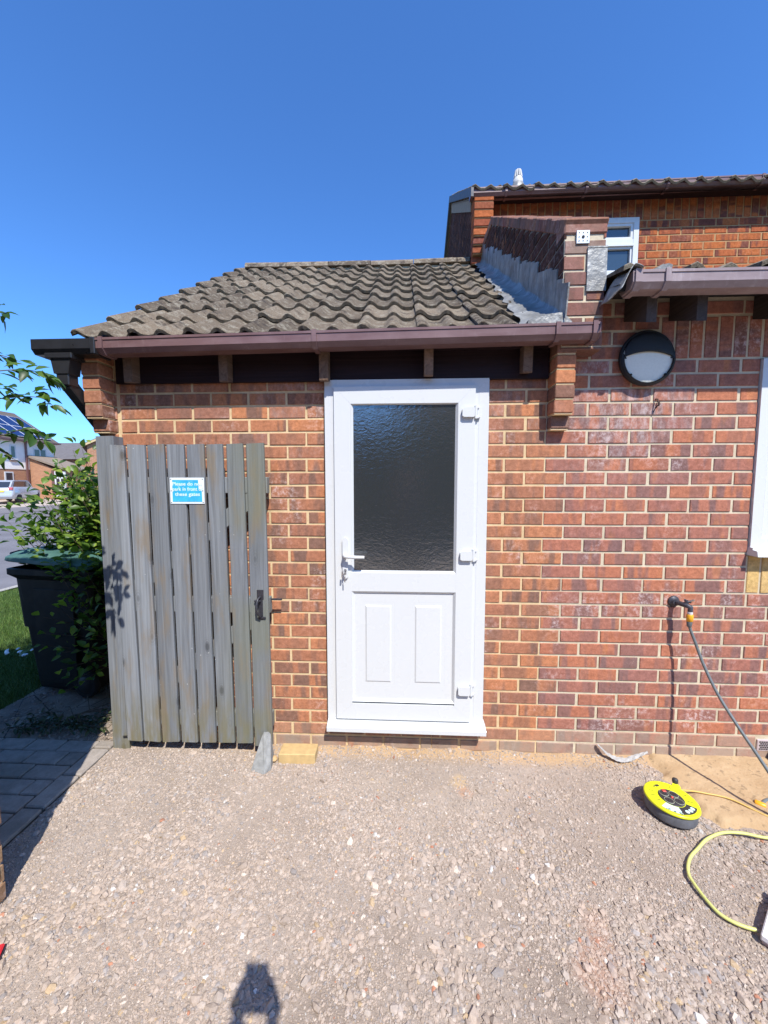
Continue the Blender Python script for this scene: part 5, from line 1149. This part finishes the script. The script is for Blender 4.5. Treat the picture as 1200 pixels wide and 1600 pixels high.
# daisies/petals on the lawn
mb = MB(); rr = random.Random(3)
for i in range(12):
    x, y = -4.1+rr.uniform(-.20, .12), .98+rr.uniform(-.10, .12)
    mb.lathe([(.0, .004), (.017, .0), (.014, -.002)], (x, y, -.018), (rr.uniform(-.3, .3), -.4, 1), 8)
tag(mb.build('white_petals', plain('petal', (.75, .75, .75), .6)), 'small cluster of white petals on the lawn beside the bin', 'petals', kind='stuff')

# ================================================================== NEIGHBOURING OUTBUILDING at the left edge (casts the big shade)
ob_ = thing('brick_outbuilding', 'brick outbuilding whose pale corner just shows at the left edge', 'outbuilding', (-3.6, -3, GZ))
mb = MB(); rows = []; rows2 = []
for k in range(-10, 29):
    z = ZT-CH*(k+1); rows.append((z, [(-5.2, -.9)], .1125 if k % 2 else 0)); rows2.append((z, [(-5.0, -2.187)], .1125 if k % 2 else 0))
bricks(mb, (-2.187, 0, 0), (0, 1, 0), (0, 0, 1), (1, 0, 0), rows, 0, 1, jit=.003); bricks(mb, (0, -.9, 0), (1, 0, 0), (0, 0, 1), (0, 1, 0), rows2, 0, 1, jit=.003)
mb.box(-5.0, -2.1915, -5.2, -.9045, -.25, 2.76, 1)
for i in range(58): mb.box(-2.29, -2.17, -5.2+i*.0752, -5.2+i*.0752+.070, 2.76, 2.83, 0, .005, (rng.random(), rng.random(), .2))
for i in range(36): mb.box(-5.0+i*.0752, -5.0+i*.0752+.07, -1.0, -.885, 2.76, 2.83, 0, .005, (rng.random(), rng.random(), .2))
attach(mb.build('wall', [brick_mat('brick_outbuilding', [(.36, .22, .13), (.40, .26, .15), (.33, .19, .11), (.42, .29, .18)], (.25, .15, .09), .6), M['mortar_grey']]), ob_)

# ================================================================== ACROSS THE ROAD
fb = brick_mat('far_brick', [(.36, .17, .10), (.40, .20, .12), (.34, .15, .09), (.42, .22, .12)], (.26, .12, .08), .1)
frn = N('render_white'); frn.P(col=frn.ramp(frn.noise(2, 4), [(.3, (.80, .77, .70)), (.7, (.88, .85, .79))]), rough=.9)
fbr = N('far_brickwork'); bt = fbr.n('ShaderNodeTexBrick'); bt.inputs['Scale'].default_value = 1; bt.inputs['Brick Width'].default_value = .225; bt.inputs['Row Height'].default_value = .075; bt.inputs['Mortar Size'].default_value = .006
bt.inputs['Color1'].default_value = (.42, .20, .11, 1); bt.inputs['Color2'].default_value = (.34, .15, .085, 1); bt.inputs['Mortar'].default_value = (.45, .33, .2, 1)
xyz = fbr.sep(fbr.tc.outputs['Object']); fbr.l(fbr.comb(fbr.math('ADD', xyz[0], xyz[1]), xyz[2], 0.0), bt.inputs[0]); fbr.P(col=bt.outputs[0], rough=.9)
fh = thing('terraced_house', 'white rendered and brick house with solar panels across the road', 'house', (-33, 24, .4))
def fp(mb, name, mats, parent=None, **k):
    o = mb.build(name, mats, **k)
    if parent is None: attach(o, fh)
    else: o.parent = parent
    return o
FX, FY0, FY1, FZ0, FZM, FZE = -30.0, 16.0, 29.05, .2, 2.55, 4.95
mb = MB(); mb.box(FX-7, FX, FY0, FY1, FZM, FZE, 0); mb.box(FX-7+.02, FX-.03, FY0+.02, FY1-.02, FZ0-.5, FZM, 1); mb.prism([(FX-7, FZE), (FX, FZE), (FX-3.5, FZE+2.3)], FY0, FY1, 'Y', 0)
fp(mb, 'wall', [frn.m, fbr.m])
mb = MB()
slp = math.atan2(2.3, 3.5)
mb.prism([(FX+.35, FZE-.22), (FX+.35, FZE-.12), (FX-3.5, FZE+2.42), (FX-7.35, FZE-.12), (FX-7.35, FZE-.22), (FX-3.5, FZE+2.30)], FY0-.2, FY1+.25, 'Y', 0)
froof = fp(mb, 'roof', plain('far_roof_tile', (.12, .095, .08), .9, scale=4))
mb = MB(); mb.box(FX+.36, FX+.48, FY0, FY1+.25, FZE-.24, FZE-.12, 0); mb.box(FX+.0, FX+.36, FY0, FY1+.2, FZE-.26, FZE-.21, 0); fp(mb, 'gutter', M['brown_pvc'])
Mr = Matrix.Translation((FX+.30, 0, FZE-.06)) @ Matrix.Rotation(slp, 4, 'Y')
pm = N('solar_cell'); pm.P(col=(.012, .025, .10), rough=.15, spec=.7)
for i in range(7):
    for j in range(2):
        y1 = 28.75-i*1.03; mb = MB(); mb.box(-.15-(j+1)*1.68, -.15-j*1.68-.03, y1-1.0, y1, .06, .10, 1, 0, (1, 1, 1), Mr); mb.box(-.18-(j+1)*1.68+.06, -.15-j*1.68-.06, y1-.97, y1-.03, .1005, .104, 0, 0, (1, 1, 1), Mr)
        fp(mb, 'solar_panel', [pm.m, plain('panel_frame', (.6, .62, .65), .4)], parent=froof)
def fwin(y0, y1, z0, z1, sill=True):
    mb = MB(); mb.box(FX-.02, FX+.03, y0, y1, z0, z1, 0); 
    if sill: mb.box(FX-.02, FX+.09, y0-.05, y1+.05, z0-.22, z0-.12, 1); mb.box(FX-.02, FX+.11, y0-.06, y1+.06, z0-.12, z0, 0)
    o = fp(mb, 'window', [M['white_upvc'], plain('far_sill_brick', (.25, .15, .1), .9)])
    mb = MB(); ymid = (y0+y1)/2
    if y1-y0 > .7: mb.box(FX+.03, FX+.034, y0+.08, ymid-.05, z0+.08, z1-.08, 0); mb.box(FX+.03, FX+.034, ymid+.05, y1-.08, z0+.08, z1-.08, 0)
    else: mb.box(FX+.03, FX+.034, y0+.09, y1-.09, z0+.09, z1-.09, 0)
    fp(mb, 'glass_pane', M['far_glass'], parent=o)
fwin(25.40, 25.85, 3.35, 4.35); fwin(27.25, 28.35, 3.25, 4.25); fwin(24.90, 25.55, 1.35, 2.35, False); fwin(22.5, 23.6, 3.3, 4.3); fwin(21.5, 23.6, 1.2, 2.3, False)
mb = MB(); mb.box(FX+.01, FX+.12, 26.55, 26.66, FZ0, FZE-.2, 0); fp(mb, 'downpipe', M['brown_pvc'])
mb = MB(); mb.prism([(FX-.02, -.2), (FX+2.9, -.2), (FX+2.9, 2.5), (FX+2.0, 2.55), (FX-.02, 3.5)], 26.9, 29.0, 'Y', 0)
porch = fp(mb, 'porch', fbr.m)
mb = MB(); mb.prism([(FX-.02, 3.52), (FX+3.1, 2.48), (FX+3.1, 2.62), (FX-.02, 3.68)], 26.7, 29.3, 'Y', 0); mb.box(FX+1.75, FX+1.98, 26.86, 26.9, .2, 2.5, 1); fp(mb, 'porch_roof', [plain('porch_tile', (.24, .19, .145), .9, scale=6), M['brown_pvc']], parent=porch)
mb = MB(); mb.box(FX+2.02, FX+2.92, 26.84, 26.9, .35, 2.42, 0); fdr = fp(mb, 'front_door', M['white_upvc'], parent=porch)
mb = MB()
for a, b in ((.14, .40), (.52, .78)): mb.box(FX+2.0+a+.02, FX+2.0+b, 26.832, 26.838, 1.3, 1.85, 0)
for k in range(7): a0 = math.pi*k/7; a1 = math.pi*(k+1)/7; mb.prism([(FX+2.47, 1.98), (FX+2.47+.28*math.cos(a0), 1.98+.25*math.sin(a0)), (FX+2.47+.28*math.cos(a1), 1.98+.25*math.sin(a1))], 26.832, 26.838, 'Y', 0)
mb.box(FX+2.35, FX+2.6, 26.83, 26.838, 1.05, 1.09, 0)
o = mb.build('door_panes', M['far_glass']); o.parent = porch
# grey roofed house and brick gable beyond
h2 = thing('distant_house', 'low grey-roofed house seen beyond the porch', 'house', (-33, 36, .3))
mb = MB(); mb.box(-40, -26, 34, 40, 0, 3.9, 0); attach(mb.build('wall', fbr.m), h2); mb = MB(); mb.prism([(33.7, 3.8), (40.3, 3.8), (37, 5.7)], -40.3, -25.7, 'X', 0); attach(mb.build('roof', plain('grey_roof', (.13, .12, .12), .9, scale=4)), h2)
h3 = thing('gable_house', 'brick gable end rising behind the shrub', 'house', (-16.5, 23, 0))
mb = MB(); mb.prism([(0, -.2), (6.2, -.2), (6.2, 3.75), (3.1, 5.5), (0, 3.75)], 0, 7, 'Y', 0, (1, 1, 1)); w3 = mb.build('wall', fbr.m)
mb = MB(); mb.prism([(-.25, 3.60), (3.1, 5.50), (6.45, 3.60), (6.45, 3.72), (3.1, 5.64), (-.25, 3.72)], -.15, 7.1, 'Y', 0); mb.prism([(-.25, 3.56), (3.1, 5.46), (6.45, 3.56), (6.45, 3.68), (3.1, 5.58), (-.25, 3.68)], -.18, -.16, 'Y', 1); r3 = mb.build('roof', [plain('gable_roof', (.14, .11, .09), .9, scale=4), plain('barge_board', (.55, .42, .22), .7)])
for o in (w3, r3): o.parent = h3
h3.location = (-18.9, 19.4, 0); h3.rotation_euler = (0, 0, R(38))

# car ------------------------------------------------------------------
car = thing('parked_car', 'silver hatchback parked on the drive of the white house, seen from behind', 'car', (-27.35, 22.95, .25), math.atan2(.91, -.42))
def cp(mb, name, mats, parent=car, **k): o = mb.build(name, mats, **k); o.parent = parent; return o
cpaint = plain('silver_paint', (.50, .54, .60), .25, var=.02, metal=.35)
mb = MB(); W2 = .86      # local +x forward
secs = [(-2.0, .35, .62, .70), (-1.97, .28, .95, .82), (-1.85, .22, 1.0, .86), (-1.2, .20, 1.0, .87), (0, .20, .98, .88), (1.2, .20, .92, .87), (1.85, .24, .78, .82), (2.05, .34, .62, .68)]
V = []
for x, z0, z1, hw_ in secs: V += [(x, -hw_*.92, z0), (x, -hw_, (z0+z1)/2-.05), (x, -hw_*.97, z1-.06), (x, -hw_*.88, z1), (x, hw_*.88, z1), (x, hw_*.97, z1-.06), (x, hw_, (z0+z1)/2-.05), (x, hw_*.92, z0)]
mb.mesh(V, [(i*8+k, i*8+(k+1) % 8, (i+1)*8+(k+1) % 8, (i+1)*8+k) for i in range(7) for k in range(8)]+[tuple(range(8))[::-1], tuple(56+k for k in range(8))], smooth=True)
V = []
for x, z, hw_ in ((-1.92, .97, .76), (-1.60, 1.36, .62), (-1.35, 1.43, .60), (.25, 1.44, .60), (.55, 1.38, .60), (1.15, .93, .74)): V += [(x, -hw_, z), (x, hw_, z)]
cb = mb.build('body', cpaint, recalc=True); cb.parent = car
mb = MB(); mb.prism([(-1.93, .95), (-1.60, 1.35), (-1.3, 1.44), (.3, 1.45), (.6, 1.38), (1.2, .92)], -.64, .64, 'Y', 0); cp(mb, 'cabin', cpaint)
mb = MB(); mb.prism([(-1.958, .97), (-1.655, 1.335), (-1.62, 1.335), (-1.92, .97)], -.56, .56, 'Y', 0); cp(mb, 'rear_window', M['far_glass'])
for s_ in (-1, 1): mb = MB(); mb.prism([(-1.55, 1.0), (-1.35, 1.36), (.35, 1.37), (.95, 1.0)], s_*.642, s_*.655, 'Y', 0); cp(mb, 'side_window', M['far_glass'])
for s_ in (-1, 1): mb = MB(); mb.box(-2.03, -1.88, s_*.58, s_*.80, .80, .98, 0, .02); cp(mb, 'tail_light', plain('tail_red', (.45, .10, .12), .3))
mb = MB(); mb.box(-2.03, -1.99, -.36, .36, .66, .78, 0, .005); cp(mb, 'number_plate', plain('plate_yellow', (.75, .52, .08), .5))
mb = MB(); mb.box(-2.07, -1.85, -.80, .80, .34, .56, 0, .05); cp(mb, 'bumper', cpaint)
mb = MB(); mb.tube([(-2.0, 0, .42), (-2.15, 0, .42), (-2.15, 0, .50)], .035, 8); cp(mb, 'tow_bar', M['iron'])
for x in (-1.3, 1.3):
    for s_ in (-1, 1):
        mb = MB(); mb.lathe([(.24, -.10), (.31, -.09), (.32, 0), (.31, .09), (.24, .10)], (x, s_*.76, .30), (0, 1, 0), 24, 0); mb.lathe([(0, -.085), (.22, -.10), (.23, 0), (.22, .10), (0, .085)], (x, s_*.76, .30), (0, 1, 0), 20, 1); cp(mb, 'wheel', [plain('car_tyre', (.02, .02, .02), .8), plain('car_rim', (.4, .4, .42), .35, metal=.6)])

# ================================================================== BEHIND THE CAMERA (unseen; house and hedge added to darken the door glass reflection)
bh = thing('reflection_house', 'unseen brick house added behind the photographer as a dark reflection in the door glass', 'house', (0, -14, GZ))
mb = MB(); mb.box(-.6, 9, -18, -12, -.2, 5.2, 0); attach(mb.build('wall', fbr.m), bh); mb = MB(); mb.prism([(-18.4, 5.1), (-11.6, 5.1), (-15, 7.6)], -.9, 9.3, 'X'); attach(mb.build('roof', M['far_brick_roof'] if 'far_brick_roof' in M else plain('facing_roof', (.11, .09, .08), .9, scale=3)), bh)
hd = thing('hedge', 'unseen dark green hedge added behind the photographer to keep bright sky out of the door glass', 'hedge', (0, -7.5, GZ))
mbL = MB(); rr = random.Random(77)
for i in range(5200):
    x, y, z = rr.uniform(-6, 6), -7.6+rr.gauss(0, .33), rr.uniform(-.05, 3.1)+.1*math.sin(i); leaf(mbL, (x, y, z), (rr.uniform(-1, 1), rr.uniform(-1, 1), rr.uniform(-1, 1)), (rr.uniform(-1, 1), 1, rr.uniform(-1, 1)), .14, .09, (rr.random(), 0, 0))
attach(mbL.build('leaves', M['tree_leaf']), hd); mb = MB(); mb.box(-6, 6, -7.85, -7.35, -.1, 2.95, 0, .1); attach(mb.build('hedge_core', plain('hedge_core', (.02, .035, .012), 1, scale=6)), hd)

# the photographer, whose head shadow falls on the gravel
person = thing('person', 'person in dark clothes holding a phone up to take the picture', 'person', (-.60, -2.60, GZ+.004))
def skin(name, nodes, edges, mat, sub=2, parent=person):
    me = bpy.data.meshes.new(name); me.from_pydata([n[:3] for n in nodes], edges, []); o = bpy.data.objects.new(name, me); COL.objects.link(o); me.materials.append(mat)
    md = o.modifiers.new('skin', 'SKIN'); md.use_smooth_shade = True
    for i, n_ in enumerate(nodes): me.skin_vertices[0].data[i].radius = (n_[3], n_[4] if len(n_) > 4 else n_[3]); me.skin_vertices[0].data[i].use_root = (i == 0)
    s2 = o.modifiers.new('sub', 'SUBSURF'); s2.levels = sub; s2.render_levels = sub
    if parent: o.parent = parent
    return o
sk = N('skin_tone'); sk.P(col=(.52, .33, .25), rough=.5, sub=.1)
cloth = plain('dark_cloth', (.03, .035, .05), .9, scale=60)
# local: x right, y forward, z up; feet on the ground; 1.76 m tall
B = [(0, 0, .95, .15, .11), (0, .0, 1.10, .145, .10), (0, .0, 1.28, .16, .11), (0, .01, 1.42, .13, .085), (0, .02, 1.50, .058), (0, .045, 1.56, .055),
     (-.17, .01, 1.41, .062), (-.19, .08, 1.20, .048), (-.155, .25, 1.32, .052), (-.122, .385, 1.44, .038),
     (.17, .01, 1.41, .062), (.10, .09, 1.20, .048), (-.015, .25, 1.32, .052), (-.030, .385, 1.44, .038),
     (-.10, .0, .86, .095), (-.115, .01, .50, .062), (-.12, -.02, .10, .042), (-.13, .12, .03, .035),
     (.10, .0, .86, .095), (.115, .01, .50, .062), (.12, -.02, .10, .042), (.13, .12, .03, .035)]
E_ = [(0, 1), (1, 2), (2, 3), (3, 4), (4, 5), (3, 6), (6, 7), (7, 8), (8, 9), (3, 10), (10, 11), (11, 12), (12, 13), (0, 14), (14, 15), (15, 16), (16, 17), (0, 18), (18, 19), (19, 20), (20, 21)]
skin('body', B, E_, cloth)
mb = MB(); n1, n2 = 24, 16; V = []
for j in range(n2+1):
    ph = math.pi*j/n2
    for i in range(n1):
        a = 2*math.pi*i/n1; x = .076*math.sin(ph)*math.cos(a); y = .096*math.sin(ph)*math.sin(a); z = .118*math.cos(ph)
        if z < -.02: x *= 1-.30*((-z-.02)/.1); y = y*(1-.12*((-z-.02)/.1))+.010*((-z-.02)/.1)
        if y > .07: y += .026*math.exp(-(x/.013)**2-((z+.012)/.022)**2)-.010*math.exp(-((abs(x)-.032)/.014)**2-((z-.006)/.013)**2)+.006*math.exp(-(x/.026)**2-((z+.054)/.010)**2)
        V.append((x, y+.055, z+1.655))
mb.mesh(V, [(j*n1+i, (j+1)*n1+i, (j+1)*n1+(i+1) % n1, j*n1+(i+1) % n1) for j in range(n2) for i in range(n1)], smooth=True)
for s_ in (-1, 1): mb.lathe([(.0, -.006), (.018, -.005), (.022, 0), (.014, .006), (0, .004)], (s_*.079, .045, 1.65), (s_, -.3, 0), 12, 0)
hdm = mb.build('head', sk.m); hdm.parent = person
mb = MB(); V = []
for j in range(9):
    ph = math.pi*.56*j/8
    for i in range(24): a = 2*math.pi*i/24; k_ = 1 if math.sin(a) < .3 else 1-.0*j; V.append((.084*math.sin(ph)*math.cos(a), .104*math.sin(ph)*math.sin(a)+.047-(.02*j/8 if math.sin(a) > .3 else 0)-(.03*j/8 if math.sin(a) > .5 else 0), .126*math.cos(ph)+1.662+(.05*j/8*max(0, math.sin(a)))))
mb.mesh(V, [(j*24+i, (j+1)*24+i, (j+1)*24+(i+1) % 24, j*24+(i+1) % 24) for j in range(8) for i in range(24)], smooth=True); o = mb.build('hair', plain('brown_hair', (.05, .03, .02), .7, scale=90)); o.parent = person
# hands gripping the phone edges
def hand(sx, cx):
    nodes = [(cx-sx*.002, .385, 1.435, .024, .018), (cx+sx*.004, .390, 1.465, .028, .015), (cx+sx*.006, .393, 1.495, .026, .014)]; ed = [(0, 1), (1, 2)]
    for k in range(4):
        z = 1.468+k*.017; b = len(nodes); nodes += [(cx+sx*.004, .392, z+.002, .010), (cx-sx*.006, .412, z+.006, .0085), (cx-sx*.022+sx*.002*k, .418, z+.008, .0078), (cx-sx*.034+sx*.004*abs(k-1.5), .416, z+.009, .007)]; ed += [(2 if k > 1 else 1, b), (b, b+1), (b+1, b+2), (b+2, b+3)]
    b = len(nodes); nodes += [(cx-sx*.004, .378, 1.48, .012), (cx-sx*.016, .372, 1.505, .010), (cx-sx*.026, .374, 1.525, .0085)]; ed += [(1, b), (b, b+1), (b+1, b+2)]
    return skin('hand', nodes, ed, sk.m)
ph_c = Vector((-.076, .40, 1.52))     # where the camera stands, in the person's frame
hand(-1, ph_c.x-.048); hand(1, ph_c.x+.048)
mb = MB(); mb.box(-.038, .038, -.0045, .0045, -.140, .014, 0, .003); o = mb.build('phone', [plain('phone_black', (.02, .02, .022), .25)]); o.location = (-.676, -2.198, 1.513); o.rotation_euler = (R(-4.3), 0, R(2.7)); tag(o, 'black phone held level in both hands of the photographer', 'phone')
